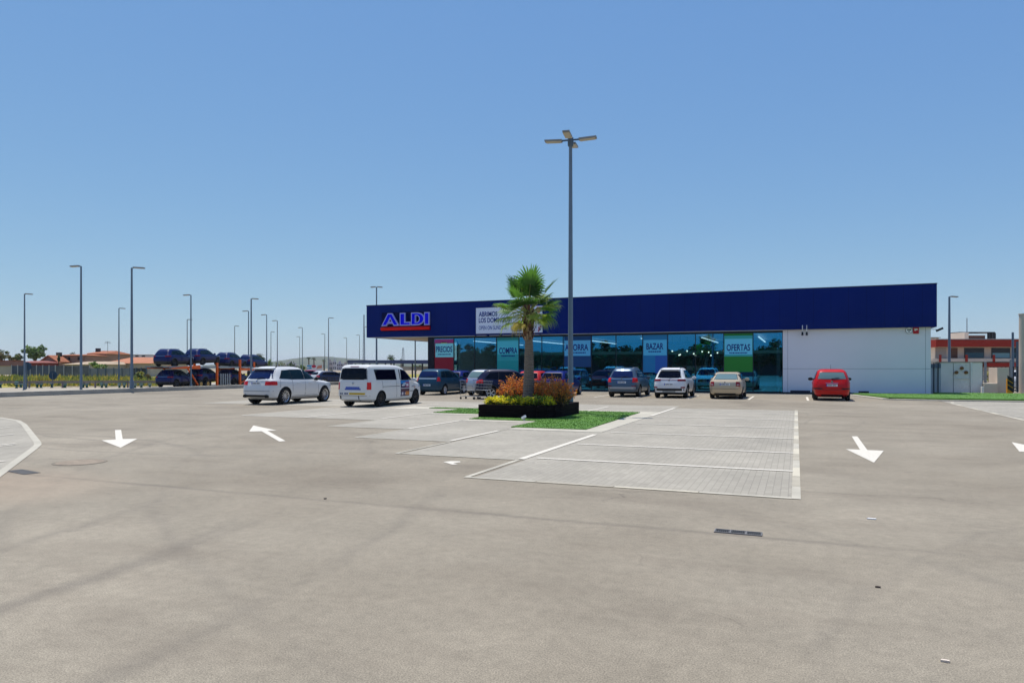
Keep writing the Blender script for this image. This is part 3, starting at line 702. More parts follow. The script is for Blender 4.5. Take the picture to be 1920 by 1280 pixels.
# silver sport utility
SUV2 = (.93, .955, .965)
C_SUV2 = dict(wheels=(-1.33,1.32,.345), track=.785, rear=[(-.64,1.14),(.64,1.14),(.54,1.49),(-.54,1.49)], front=[(-.66,1.12),(.66,1.12),(.54,1.56),(-.54,1.56)], mirror=(.64,1.05), head=[(.42,1.78,.74,.90)], frontbits=[(-.45,.45,.60,.82,BLACK,'grille')], handles=((-.62,.94),(.26,.93)), seams=((-.93,.5,-.93,1.1),(-.08,.36,-.08,1.1),(.86,.42,.80,1.07)))
silversuv = veh(SUV_L, SUV_SIDE, paint('slate_silver_paint', (.075,.115,.165), .4, .35), 'slate-silver sport utility vehicle with roof rails parked nearest the tall lamp post', SUV2, **{**C_SUV2, 'tail': [(.60,-1.86,.86,1.10,REDLENS)], 'rglass': BLUEGLASS, 'plate': .86, 'rails': (-1.5,.0,GALV), 'wiper': 1.15, 'badge': (1.05,.04), 'rearbits': [(-.78,.78,.48,.60,mat('silver_bumper',(.34,.36,.39),.4,.4),'bumper_panel'),(-.6,.6,1.03,1.06,CHROME,'chrome_strip'),(-.80,-.58,.62,.66,DEEPRED,'reflector'),(.58,.80,.62,.66,DEEPRED,'reflector')], 'clad': .36})
kia = veh(SUV_L, SUV_SIDE, paint('pearl_white_paint', (.70,.70,.69)), 'white sport utility vehicle with a thin red light bar parked before the blue poster', SUV2, **{**C_SUV2, 'tail': [(.46,-1.86,.95,1.06,DEEPRED)], 'plate': .78, 'rails': (-1.5,.0,BLACK), 'wiper': 1.15, 'badge': (.99,.04), 'clad': .40, 'arch': UNDER, 'spoiler': (-1.88,1.60,.55), 'rearbits': [(-.46,.46,1.02,1.04,DEEPRED,'light_bar'),(-.80,.80,.42,.55,UNDER,'bumper_cladding'),(-.84,-.64,.57,.64,DEEPRED,'fog_light'),(.64,.84,.57,.64,DEEPRED,'fog_light'),(-.35,.35,.33,.42,GALV,'skid_plate')], 'sglass': DARKGLASS})
beige = veh(SED_L, SED_SIDE, paint('champagne_paint', (.52,.43,.30), .35, .35), 'champagne beige saloon parked in front of the green poster', wheels=(-1.30,1.28,.31), track=.75, rear=[(-.60,1.065),(.60,1.065),(.50,1.34),(-.50,1.34)], front=[(-.66,1.04),(.66,1.04),(.53,1.36),(-.53,1.36)], rglass=PALEGLASS, glass=TEALGLASS, mirror=(.84,.98), tail=[(.56,-2.06,.70,.93,DEEPRED),(.60,-2.1,.765,.80,AMBER)], head=[(.42,1.8,.62,.78)], frontbits=[(-.4,.4,.6,.76,BLACK,'grille')], plate=.80, badge=(.905,.04), rearbits=[(-.80,.80,.55,.562,INK,'bumper_seam'),(-.55,.55,.25,.32,BLACK,'bumper_insert')], handles=((-.72,.86),(.2,.85)), seams=((-1.0,.55,-1.0,1.03),(-.07,.34,-.07,1.02),(.98,.4,.94,.99)))
C_HAT = dict(wheels=(-1.27,1.31,.305), track=.745, rear=[(-.64,1.05),(.64,1.05),(.54,1.36),(-.54,1.36)], front=[(-.66,1.02),(.66,1.02),(.54,1.40),(-.54,1.40)], mirror=(.76,.96), head=[(.42,1.68,.62,.78)], frontbits=[(-.45,.45,.52,.64,BLACK,'grille')], wiper=1.06, plate=.56, handles=((-.8,.86),(.1,.85)), seams=((-1.0,.55,-1.0,1.02),(-.13,.34,-.13,1.0),(.9,.4,.86,.97)))
silver = veh(HAT_L, HAT_SIDE, paint('silver_paint', (.45,.48,.52), .6, .3), 'silver hatchback with pale rear window half hidden behind the dark blue crossover', (1.03,1,1.06), **{**C_HAT, 'tail': [(.62,-1.84,.80,1.02,REDLENS)], 'rglass': PALEGLASS, 'rear': [(-.64,1.10),(.64,1.10),(.54,1.44),(-.54,1.44)], 'front': [(-.66,1.07),(.66,1.07),(.54,1.48),(-.54,1.48)], 'wiper': 1.12, 'rearbits': [(-.8,.8,.60,.612,INK,'bumper_seam')]})
NAVY = paint('navy_paint', (.002,.004,.035))
navysuv = veh(SUV_L, SUV_SIDE, NAVY, 'dark navy crossover turned sideways behind the flower planter', (.91,.94,.92), **{**C_SUV2, 'rear': [(-.62,1.09),(.62,1.09),(.52,1.42),(-.52,1.42)], 'front': [(-.64,1.07),(.64,1.07),(.52,1.48),(-.52,1.48)], 'tail': [(.60,-1.74,.86,1.04,REDLENS)], 'glass': DARKGLASS, 'plate': .80, 'clad': .42, 'arch': UNDER, 'rim': ALLOY, 'spokes': 5, 'wheels': (-1.32,1.30,.335), 'group': 'cars moving or turned in the aisle'})
redhat = veh(HAT_L, HAT_SIDE, paint('bright_red_paint', (.5,.02,.015)), 'red hatchback mostly hidden behind the palm trunk', **{**C_HAT, 'tail': [(.64,-1.8,.78,.98,REDLENS)]})
bluehat = veh(HAT_L, HAT_SIDE, paint('royal_blue_paint', (.003,.008,.13)), 'dark blue hatchback parked behind the foot of the tall lamp post', (1.0,1.0,1.0), **{**C_HAT, 'tail': [(.64,-1.8,.78,.98,DEEPRED)]})
bluehat2 = copy_tree(bluehat, 'dark blue hatchback glimpsed between the steel-blue people carrier and the silver hatchback')
marhat = veh(HAT_L, HAT_SIDE, paint('maroon_paint', (.10,.02,.03), .2), 'maroon hatchback by the shop entrance behind the silver hatchback', **{**C_HAT, 'tail': [(.64,-1.8,.78,.98,DEEPRED)]})
def park(o, px, Yrear, L_): 
    x = onY(px, Yrear); return put(o, x, Yrear + L_/2, 90)
def carY(py): return None
put(bmw, -22.83, 27.65, 90.0); put(van, -17.62, 27.75, 90)
park(redcar, 1560, 39.2, 4.27); park(beige, 1359, 39.4, 4.55); park(kia, 1254, 39.3, 4.5); park(silversuv, 1165, 39.6, 4.5)
park(megane, 800, 38.2, 4.27); park(silver, 893, 38.3, 4.3); park(redhat, 986, 39.4, 4.15); park(bluehat, 1032, 39.6, 4.15); park(bluehat2, 842, 42.0, 4.15); park(marhat, 905, 43.4, 4.1)
x0, y0 = at(966, 38.6)[:2]; put(navysuv, x0, y0, 23)
# ---------------------------------------------------------------- car transporter with new cars
tsuv = veh(SUV_L, SUV_SIDE, paint('transport_navy_paint', (.002,.008,.085)), 'new dark navy sport utility vehicle at the rear end of the upper deck', (.93,.95,.94), **{**C_SUV2, 'rear': [(-.62,1.11),(.62,1.11),(.52,1.44),(-.52,1.44)], 'front': [(-.64,1.09),(.64,1.09),(.52,1.50),(-.52,1.50)], 'tail': [(.5,-1.80,.90,1.03,DEEPRED)], 'rglass': BLUEGLASS, 'glass': TEALGLASS, 'plate': None, 'rails': (-1.5,.0,BLACK), 'rearbits': [(-.5,.5,.99,1.01,CHROME,'chrome_strip')], 'clad': .42, 'arch': UNDER, 'rim': DARKALLOY, 'group': 'new cars on the transporter'})
ORANGE = mat('orange_frame_paint', (.72,.115,.012), .5, var=.1)
TRH = 103.0; tx, ty, _ = at(299, 66.0, 700); TZ = -.42
tr = thing('car_transporter', 'orange-framed car transporter lorry loaded with dark navy cars on two decks', 'lorry', (tx, ty, TZ), R(TRH-90))
hd_ = Vector((math.cos(R(TRH)), math.sin(R(TRH)))); rt_ = Vector((hd_.y, -hd_.x))
def t_at(px, lat):       # distance along the lorry of a point seen at px, on the plane lat metres right of its axis
    best = min((abs(CX + F*((p.x*c_ + p.y*s_)/dep(p.x, p.y)) - px), s) for s in [i*.02 for i in range(-100, 1500)] for p in [Vector((tx,ty)) + hd_*s + rt_*lat]); return best[1]
g = MB(); g.box(-1.25,1.25,-.2,17.5,.12,.26); g.build('lower_deck', DARKSTEEL, tr)
g = MB(); 
for sx in (-1,1): g.box(sx*.9-.28,sx*.9+.28,-.4,19,2.16,2.24); g.box(sx*1.24-.04,sx*1.24+.04,-.3,19,2.10,2.26)
g.build('upper_deck', GALV, tr)
sA, sB, sC, sD = t_at(323,1.28), t_at(375,1.28), t_at(407,1.28), t_at(450,1.28)
for sx in (1.28,-1.28):
    g = MB(); g.add([(sx-.05,sA,2.02),(sx+.05,sA,2.02),(sx+.05,sB,1.98),(sx-.05,sB,1.98),(sx-.05,sA,2.10),(sx+.05,sA,2.10),(sx+.05,sB,2.36),(sx-.05,sB,2.36)], [(0,3,2,1),(4,5,6,7),(0,1,5,4),(1,2,6,5),(2,3,7,6),(3,0,4,7)]); g.build('deck_beam', ORANGE, tr)
    for s0, zt in ((sC,2.62),(sD,3.0)): MB().box(sx-.08,sx+.08,s0-.13,s0+.13,.1,zt).build('post', ORANGE, tr)
    g = MB().bar((sx,t_at(352,1.28),2.05),(sx,t_at(371,1.28),.4),.14,.1); g.build('brace', ORANGE, tr)
    g = MB().box(sx-.05,sx+.05,sD+.13,sD+3.2,1.80,2.06); g.box(sx-.05,sx+.05,sD+2.9,sD+3.15,2.06,2.75); g.bar((sx,sD+.1,.45),(sx,sD+1.6,.85),.16,.1); g.build('front_beam', ORANGE, tr)
    for k in (303,):
        pass
for sx in (-1.0, 1.0):
    for y in (t_at(378,1.2), t_at(388,1.2)+.3):
        wh = MB().lathe([(.2,-.15),(.42,-.15),(.45,-.1),(.45,.1),(.42,.15),(.2,.15)], 20, 0, 'x').build('wheel', RUBBER, tr, 35, (sx, y, .45)); MB().lathe([(.001,-.16),(.24,-.16),(.24,.16),(.001,.16)], 16).build('rim', mat('ochre_rim',(.45,.28,.08),.5,.3), wh)
    y = t_at(424,1.2); MB().lathe([(.2,-.2),(.48,-.2),(.5,-.1),(.5,.1),(.48,.2),(.2,.2)], 20).build('wheel', RUBBER, tr, 35, (sx, y, .5))
g = MB()
for i in range(5): g.box(1.24,1.30, t_at(413,1.28)+i*.42, t_at(413,1.28)+i*.42+.2, .3, 1.5)
g.build('ramp_rungs', GALV, tr)
g = MB(); g.box(-1.2,1.2,17.6,19.4,.5,1.75,0); g.box(-1.1,1.1,19.38,19.43,1.0,1.7,1); g.box(-1.2,1.2,12,19.3,.35,.6,0); g.build('cab', [DARKSTEEL, DARKGLASS], tr, bevel=.06)
g = MB(); 
for sx in (-1,1): g.box(sx*.95-.28,sx*.95+.28,-.26,-.22,-.02,.30,0); [g.bar((sx*.95-.24+.16*i,-.27,.0),(sx*.95-.12+.16*i,-.27,.28),.07,.012,1) for i in range(3)]
g.build('rear_marker', [mat('marker_white',(.7,.68,.66),.5), mat('marker_red',(.6,.04,.03),.5)], tr)
def load(o, s, z, tilt=0., lat=0.):
    p = Vector((tx,ty)) + hd_*s + rt_*lat; o.location = (p.x, p.y, TZ + z); o.rotation_euler = (R(tilt), 0, R(TRH-90)); return o
ARCHY = mat('sand_cover', (.34,.29,.2), .8)
load(tsuv, 2.3, 2.26, 1.0)
for s, z, tl, lab in ((6.9,2.42,2.0,'new dark navy sport utility vehicle tilted second on the upper deck'), (12.2,2.1,-1,'new dark navy sport utility vehicle third on the upper deck'), (17.0,1.95,-1,'new dark navy sport utility vehicle at the front of the upper deck'), (2.6,.26,0,'new dark navy sport utility vehicle on the lower deck above the striped rear markers'), (7.3,.45,2,'new dark navy sport utility vehicle on the lower deck behind the orange brace'), (12.6,.26,0,'new dark navy car on the lower deck between the two orange posts')):
    load(copy_tree(tsuv, lab), s, z, tl)
# ================================================================ the shop
FY = 49.5
NAVYP_ = mat('navy_cladding', (.0025,.008,.052), .38, .0, var=.08, scale=.4, spec=.4)
def clad_mat():
    m, nt, b = new_mat('navy_ribbed_cladding'); vec = coords(nt)
    sep = N(nt, 'ShaderNodeSeparateXYZ'); nt.links.new(vec, sep.inputs[0])
    f = math_(nt, 'FRACT', math_(nt, 'DIVIDE', sep.outputs[0], 1.02))
    seam = math_(nt, 'LESS_THAN', f, .012)
    n_ = noise(nt, vec, .35, 3)
    col = mixc(nt, seam, ramp(nt, n_, [(.3, (.0004,.0135,.128)), (.7, (.0006,.0162,.158))]), (.0004,.003,.03))
    nt.links.new(col, b.inputs['Base Color']); b.inputs['Roughness'].default_value = .5; b.inputs['Specular IOR Level'].default_value = .08
    w = N(nt, 'ShaderNodeTexWave'); w.inputs['Scale'].default_value = 3.2; w.bands_direction = 'X'; nt.links.new(vec, w.inputs['Vector'])
    bn = N(nt, 'ShaderNodeBump'); bn.inputs['Strength'].default_value = .12; bn.inputs['Distance'].default_value = .02
    nt.links.new(w.outputs['Fac'], bn.inputs['Height']); nt.links.new(bn.outputs[0], b.inputs['Normal']); return m
CLAD = clad_mat()
GREYPANEL = mat('grey_wall_panel', (.78,.76,.79), .4, .0, var=.03, scale=.3)
SOFFIT = mat('cream_soffit', (.60,.50,.38), .7)
ALU = mat('aluminium_trim', (.55,.56,.58), .4, .5)
MULL = mat('dark_mullion', (.02,.028,.035), .4, .4)
def shop_glass():
    m, nt, b = new_mat('shop_glass'); out = nt.nodes['Material Output']; nt.nodes.remove(b)
    tr = N(nt, 'ShaderNodeBsdfTransparent'); tr.inputs[0].default_value = (.76,.93,.95,1)
    gl = N(nt, 'ShaderNodeBsdfGlossy'); gl.inputs[0].default_value = (.05,.46,.88,1); gl.inputs['Roughness'].default_value = .0
    mx = N(nt, 'ShaderNodeMixShader'); mx.inputs[0].default_value = .27
    nt.links.new(tr.outputs[0], mx.inputs[1]); nt.links.new(gl.outputs[0], mx.inputs[2]); nt.links.new(mx.outputs[0], out.inputs[0]); return m
SGLASS = shop_glass()
def clear_glass():
    m, nt, b = new_mat('clear_side_glass'); out = nt.nodes['Material Output']; nt.nodes.remove(b)
    tr = N(nt, 'ShaderNodeBsdfTransparent'); tr.inputs[0].default_value = (.85,.95,.93,1)
    gl = N(nt, 'ShaderNodeBsdfGlossy'); gl.inputs[0].default_value = (.8,.9,.95,1); gl.inputs['Roughness'].default_value = .0
    mx = N(nt, 'ShaderNodeMixShader'); mx.inputs[0].default_value = .10
    nt.links.new(tr.outputs[0], mx.inputs[1]); nt.links.new(gl.outputs[0], mx.inputs[2]); nt.links.new(mx.outputs[0], out.inputs[0]); return m
CGLASS = clear_glass()
store = thing('supermarket', 'long low supermarket with a navy blue fascia, glass front and pale grey end wall', 'shop building', (0, FY, 0))
BX0, BX1, GX0, GX1, BD = -27.3, 7.64, onY(814, FY), -.82, 26.0
ZF0, ZF1 = 4.18, 6.78
# coordinates local: y = 0 at the front wall plane
f = MB(); FX0, FX1 = -32.9, 7.92
f.box(FX0, FX1, -.28, -.03, ZF0, ZF1); f.box(FX0, FX0+.25, -.03, 13.0, ZF0, ZF1); f.box(FX1-.25, FX1, -.03, BD, ZF0, ZF1); f.box(FX0+.25, BX0, 12.75, 13.0, ZF0, ZF1)
f.build('fascia', CLAD, store)
f = MB(); f.box(FX0-.02, FX1+.02, -.30, -.22, ZF1, ZF1+.06); f.build('roof_trim', mat('dark_roof_trim', (.02,.03,.07), .4, .3), store)
f = MB(); f.box(FX0+.25, FX1-.25, -.03, 12.75, ZF1-.35, ZF1-.2); f.box(BX0, FX1-.25, 12.75, BD, ZF1-.35, ZF1-.2); f.build('roof', GREYCONC, store)
f = MB(); f.box(FX0+.25, BX0-.003, -.02, 12.74, ZF0+.03, ZF0+.08); f.build('canopy_soffit', SOFFIT, store)
f = MB(); f.box(FX0+.3, onY(892,FY), -.26, -.05, ZF0-.035, ZF0-.003); f.box(onY(1017,FY), GX1, -.26, -.05, ZF0-.035, ZF0-.003)
x0_, x1_ = onY(893,FY), onY(1016,FY); n_ = 5
for i in range(n_): f.box(x0_+(x1_-x0_)*i/n_+.12, x0_+(x1_-x0_)*(i+1)/n_-.12, -.26, -.05, ZF0-.035, ZF0-.003)
f.build('light_trim', ALU, store)
f = MB(); f.box(GX1, BX1, .0, .25, 0, 1.62); f.box(GX1, BX1, .0, .25, 1.635, 4.30); f.box(GX1+.1, BX1, .012, .24, 1.62, 1.635, 1)
xs = onY(1474,FY); xr = onY(1737,FY)
f.build('end_wall', [GREYPANEL, MULL], store)
f = MB()
for x in (GX1+.30, BX1-.28): f.box(x-.008, x+.008, -.004, .003, .02, 4.2)
f.build('panel_joint', mat('joint_grey', (.16,.18,.22), .5), store)
f = MB(); f.box(GX1-.02,BX1,-.02,-.002,.0,.10); f.build('base_rail', MULL, store)
f = MB(); f.box(BX1-.25, BX1, .25, BD, 0, 4.25); f.box(BX0, BX1, BD-.25, BD, 0, 6.4); f.box(BX0, BX0+.25, 5.25, BD-.25, 0, 4.16); f.box(BX0, BX0+.25, 13.0, BD-.25, 4.163, 6.4)
f.build('side_wall', GREYPANEL, store)
f = MB(); f.box(BX0, GX0, -.02, .23, 0, 4.17); f.build('corner_column', mat('navy_column', (.004,.006,.02), .3), store)
# glazing
edges_px = [814, 851, 890, 931, 973, 1016, 1056, 1109, 1155, 1205, 1252, 1304, 1357, 1412, 1468]
gx = [onY(p, FY) for p in edges_px]; gx[0] = GX0; gx[-1] = GX1
f = MB()
for x in gx[1:-1]: f.box(x-.028, x+.028, -.03, .06, .12, 4.0)
f.box(GX0, GX1, -.04, .1, 4.0, 4.15); f.box(GX0, GX1, -.04, .1, .0, .12)
f.build('window_frame', MULL, store)
for a, b_ in zip(gx[:-1], gx[1:]):
    MB().box(a+.03, b_-.03, -.002, .012, .12, 4.0).build('window_pane', SGLASS, store)
f = MB(); 
for y in (2.6, 5.2): f.box(BX0-.02, BX0+.06, y-.03, y+.03, .1, 4.1)
f.box(BX0-.02, BX0+.06, .25, 5.2, 4.02, 4.16); f.box(BX0-.02,BX0+.06,.25,5.2,1.95,2.10); f.build('side_window_frame', MULL, store)
for a, b_ in ((.25,2.57),(2.63,5.17)): MB().box(BX0+.01, BX0+.03, a, b_, .1, 4.02).build('side_window_pane', CGLASS, store)
# interior
f = MB(); f.box(BX0+.3, BX1-.3, .3, BD-.3, .02, .06); f.build('shop_floor', mat('shop_floor', (.12,.12,.12), .3), store)
f = MB(); f.box(BX0+.3, BX1-.3, .3, BD-.3, 4.02, 4.08); f.build('shop_ceiling', mat('shop_ceiling', (.55,.57,.58), .8), store)
f = MB(); f.box(-21.5, BX1-.3, 13.5, 13.7, .06, 4.0); f.build('inner_wall', mat('inner_wall', (.06,.055,.05), .8), store)
f = MB(); f.box(GX1-.4, GX1-.2, .4, 13.5, .06, 4.0); f.build('partition', mat('partition', (.12,.13,.13), .8), store)
TUBE = emit('ceiling_tube', (.85,.95,1.0), 1.2)
for x in (-24.0, -19.5, -15.0, -10.5, -6.2, -2.4):
    f = MB(); f.box(x-.05, x+.05, 1.6, 12.5, 3.80, 3.86); f.build('strip_light', TUBE, store)
GLOBE = emit('warm_globe', (1.0,.9,.72), 2.5)
rnd = random.Random(11)
for i in range(14):
    x = -8.9 + i*.36; f = MB().lathe([(.001,-.06),(.045,-.03),(.055,.0),(.045,.03),(.001,.06)], 10, 0, 'z', (x, 2.4 + (i%3)*.9, 2.75 + .18*math.sin(i*1.9))); f.bar((x,2.4+(i%3)*.9,2.8),(x,2.4+(i%3)*.9,4.0),.01,m=1); f.build('pendant_lamp', [GLOBE, BLACK], store)
# shelving and checkout blocks that show dimly through the glass
prods = [mat('goods_'+n, c, .6) for n, c in (('red',(.35,.05,.04)),('blue',(.05,.12,.35)),('yellow',(.45,.32,.05)),('white',(.5,.5,.48)),('green',(.08,.25,.07)))]
def shelf(x0, x1, y0, y1, h, lab, seed):
    rnd = random.Random(seed); o = thing('shop_shelf', lab, 'shelf', ((x0+x1)/2, FY+(y0+y1)/2, .06)); w, d = (x1-x0)/2, (y1-y0)/2
    m = MB(); m.box(-w,w,d-.04,d,0,h); 
    for z in (.1, .55, 1.0, 1.45): 
        if z < h: m.box(-w,w,-d,d-.04,z-.04,z)
    m.build('rack', mat('rack_metal',(.25,.25,.26),.5,.3), o)
    m = MB()
    for z in (.1,.55,1.0,1.45):
        if z > h-.2: continue
        x = -w+.03
        while x < w-.1:
            q = rnd.uniform(.10,.3); m.box(x, min(x+q,w-.02), -d+.05, d-.06, z, z+rnd.uniform(.16,.34), rnd.randrange(5)); x += q+.02
    m.build('goods', prods, o)
shelf(-13.5,-9.8,3.4,4.2,1.7,'low stocked shelf standing behind the glass right of the palm trunk',3)
shelf(-8.9,-4.6,4.6,5.4,1.8,'stocked shelf standing behind the glass between the blue and green posters',4)
shelf(-20.6,-16.0,5.4,6.2,1.7,'stocked shelf standing behind the glass left of the teal poster',5)
# ---------------------------------------------------------------- lettering helper
def text_mesh(body, size, off=0., ext=.01, sx=1.0, shear=0.):
    cu = bpy.data.curves.new('txt', 'FONT'); cu.body = body; cu.size = size; cu.offset = off; cu.extrude = ext; cu.space_character = 1.02; cu.shear = shear
    ob = bpy.data.objects.new('txt', cu); COL.objects.link(ob)
    me = bpy.data.meshes.new_from_object(ob.evaluated_get(bpy.context.evaluated_depsgraph_get())); bpy.data.objects.remove(ob)
    xs = [v.co.x for v in me.vertices]; mn = min(xs)
    for v in me.vertices: v.co = Vector(((v.co.x-mn)*sx, -v.co.z, v.co.y))     # stand up, face -Y
    w_ = (max(xs)-mn)*sx
    hs = [v.co.z for v in me.vertices]; b0 = min(hs); h_ = max(hs)-b0
    return me, w_, h_, b0
def put_text(name, body, x0, z0, w, h, y, m, parent, bold=.0, ext=.006, slope=0.):
    me, tw, th, b0 = text_mesh(body, 1.0, bold, 0)
    for v in me.vertices: v.co = Vector((x0 + v.co.x*w/tw, 0, z0 + (v.co.z-b0)*h/th))
    bm = bmesh.new(); bm.from_mesh(me); r = bmesh.ops.extrude_face_region(bm, geom=bm.faces[:]); bmesh.ops.translate(bm, verts=[e for e in r['geom'] if isinstance(e, bmesh.types.BMVert)], vec=(0,-ext,0)); bmesh.ops.recalc_face_normals(bm, faces=bm.faces); bm.to_mesh(me); bm.free()
    me.materials.clear(); me.materials.append(m); o = link(name, me, parent); o.location = (0, y, 0); return o
# ---------------------------------------------------------------- illuminated sign on the fascia: letters over a red bar
sgx0, sgx1 = onY(716, FY-.35), onY(806, FY-.35); SW = sgx1-sgx0; k = SW/9.0
sign = thing('shop_sign', 'big ALDI sign of bright blue letters over a red bar on the navy fascia', 'sign', (sgx0, FY-.28, 0))
ZB, ZT = 4.88+.0, 5.92+.22
ZB = zat(612, dep(sgx0, FY)); ZT = zat(588.5, dep(sgx0, FY)); HL = ZT-ZB
def letter(polys, holes, nm):
    return polys, holes
LET = {'A': [[(0,0),(1.05,0),(1.28,.52),(2.28,.52),(2.5,0),(3.62,0),(2.18,3.0),(1.30,3.0)], [(1.5,1.02),(1.80,1.75),(2.08,1.02)]],
       'L': [[(3.72,0),(5.85,0),(5.85,.88),(4.78,.88),(4.78,3.0),(3.72,3.0)]],
       'D': [[(5.85+.1,0),(7.1,0)] + [(7.1+1.45*math.cos(a), 1.5+1.5*math.sin(a)) for a in [R(-90+15*i) for i in range(1,12)]] + [(7.1,3.0),(5.95,3.0)], [(6.85,.78)] + [(7.05+.48*math.cos(a), 1.5+.72*math.sin(a)) for a in [R(-90+22.5*i) for i in range(0,9)]] + [(6.85,2.22)]],
       'I': [[(8.62-.12,0),(9.62-.12,0),(9.62-.12,3.0),(8.5,3.0)]]}
LBLUE = mat('sign_letter_blue', (.002,.002,.85), .4, spec=.1); LEDGE = mat('sign_letter_edge', (.40,.42,.85), .4); SRED = mat('sign_red', (.75,.008,.008), .4, spec=.15)
kx, kz = SW/9.5, HL/3.0
def solid(outer, hole, y0, y1, m, name, parent, grow_=0.):
    cu = bpy.data.curves.new('s', 'CURVE'); cu.dimensions = '2D'; cu.fill_mode = 'BOTH'; cu.offset = grow_; cu.extrude = (y0-y1)/2
    for ring in [outer] + ([hole] if hole else []):
        sp = cu.splines.new('POLY'); sp.points.add(len(ring)-1); sp.use_cyclic_u = True
        for p, (x, z) in zip(sp.points, ring): p.co = (x*kx, z*kz, 0, 1)
    ob = bpy.data.objects.new('s', cu); COL.objects.link(ob)
    me = bpy.data.meshes.new_from_object(ob.evaluated_get(bpy.context.evaluated_depsgraph_get())); bpy.data.objects.remove(ob)
    for v in me.vertices: v.co = Vector((v.co.x, -v.co.z + (y0+y1)/2, v.co.y + ZB))
    me.materials.clear(); me.materials.append(m); return link(name, me, parent)
def inset(ring, d):
    n = len(ring); area = sum(ring[i][0]*ring[(i+1)%n][1]-ring[(i+1)%n][0]*ring[i][1] for i in range(n)); sgn = 1 if area > 0 else -1; out = []
    P = [Vector((x*kx, z*kz)) for x, z in ring]
    for i in range(n):
        a, b, c = P[i-1], P[i], P[(i+1)%n]; e1, e2 = (b-a).normalized(), (c-b).normalized()
        n1, n2 = Vector((-e1.y,e1.x))*sgn, Vector((-e2.y,e2.x))*sgn; m_ = (n1+n2); m_ = m_/max(.35, m_.dot(n1)); q = b + m_*d
        out.append((q.x/kx, q.y/kz))
    return out
for ch, rings_ in LET.items():
    hole = rings_[1] if len(rings_) > 1 else None
    e = solid(rings_[0], hole, -.03, -.17, LEDGE, 'letter', sign)
    solid(inset(rings_[0], .085), inset(hole, -.075) if hole else None, -.165, -.19, LBLUE, 'letter_face', e)
zr = zat(617.0, dep(sgx0, FY)); g = MB(); n_ = 10
pts = [(0,0),(SW*1.0,0),(SW*1.0,.0)]
g.tube([(-.02,-.10,zr),(SW+.02,-.10,zr)], .15, 12); g.build('red_bar', SRED, sign, 40)
g = MB(); g.box(-.05,SW+.05,-.03,-.004,zr-.2,ZT+.08); g.build('letter_shadow', mat('letter_shadow_paint',(.0003,.004,.05),.6,spec=.05), sign)  # dark sheet standing in for the shadow around the letters
# ---------------------------------------------------------------- banner
bx0, bx1 = onY(892.5, FY-.33), onY(1017, FY-.33); BW = bx1-bx0
zb0, zb1 = zat(625.5, dep(bx0, FY-.33)), zat(577.5, dep(bx0, FY-.33)); BH = zb1-zb0
ban = thing('banner', 'pale grey banner ABRIMOS LOS DOMINGOS stretched on the fascia behind the palm', 'banner', (bx0, FY-.33, zb0))
g = MB().box(0,BW,0,.03,0,BH); g.build('sheet', mat('banner_cloth', (.80,.85,.93), .7), ban)
BINK = mat('banner_ink', (.012,.05,.26), .6); BINK2 = mat('banner_ink_thin', (.05,.12,.38), .6)
put_text('headline', 'ABRIMOS', BW*.045, BH*.66, BW*.285, BH*.19, -.004, BINK, ban, .024)
put_text('headline', 'LOS DOMINGOS', BW*.045, BH*.42, BW*.475, BH*.19, -.004, BINK, ban, .024)
put_text('subline', 'OPEN ON SUNDAYS', BW*.045, BH*.145, BW*.425, BH*.155, -.004, BINK2, ban, .006)
def blob(mb, cx, cz, rx, rz, m, d=.012, n=16, rot=0.):
    mb.vprism([(cx+rx*math.cos(6.283*i/n)*math.cos(rot)-rz*math.sin(6.283*i/n)*math.sin(rot), cz+rx*math.cos(6.283*i/n)*math.sin(rot)+rz*math.sin(6.283*i/n)*math.cos(rot)) for i in range(n)], -d, -.001, m)
g = MB()
blob(g, BW*.585, BH*.18, BW*.055, BH*.11, 0, .006); blob(g, BW*.585, BH*.18, BW*.018, BH*.05, 2, .009); g.vprism([(BW*.62,BH*.05),(BW*.70,BH*.05),(BW*.70,BH*.34),(BW*.60,BH*.40)], -.005, -.001, 3)
blob(g, BW*.94, BH*.85, BW*.03, BH*.13, 4, .007, rot=.2); blob(g, BW*.91, BH*.66, BW*.05, BH*.09, 5, .008, rot=-.9); blob(g, BW*.84, BH*.52, BW*.08, BH*.13, 6, .005); g.bar((BW*.78,-.006,BH*.72),(BW*.88,-.006,BH*.82),.06,.008,7); blob(g, BW*.80, BH*.86, BW*.05, BH*.1, 6, .006)
g.vprism([(BW*.79,BH*.03),(BW*.925,BH*.03),(BW*.925,BH*.40),(BW*.79,BH*.40)], -.010, -.001, 8)
for i,(x,z,m_) in enumerate(((.945,.07,7),(.965,.12,9),(.95,.17,7),(.975,.22,7),(.945,.36,3),(.965,.42,3),(.985,.5,3))): blob(g, BW*x, BH*z, BW*.012, BH*.05, m_, .009)
g.build('picture', [mat('pic_'+n, c, .6) for n, c in (('cream',(.55,.5,.4)),('x',(.1,.1,.1)),('brown',(.2,.1,.06)),('blue',(.05,.12,.4)),('orange',(.6,.25,.12)),('green',(.05,.15,.08)),('grey',(.5,.52,.5)),('pink',(.5,.12,.2)),('white',(.66,.7,.76)),('black',(.03,.03,.06)))], ban)
put_text('small_logo', 'ALDI', BW*.81, BH*.15, BW*.10, BH*.10, -.011, mat('logo_ink',(.015,.02,.16),.5), ban, .02)
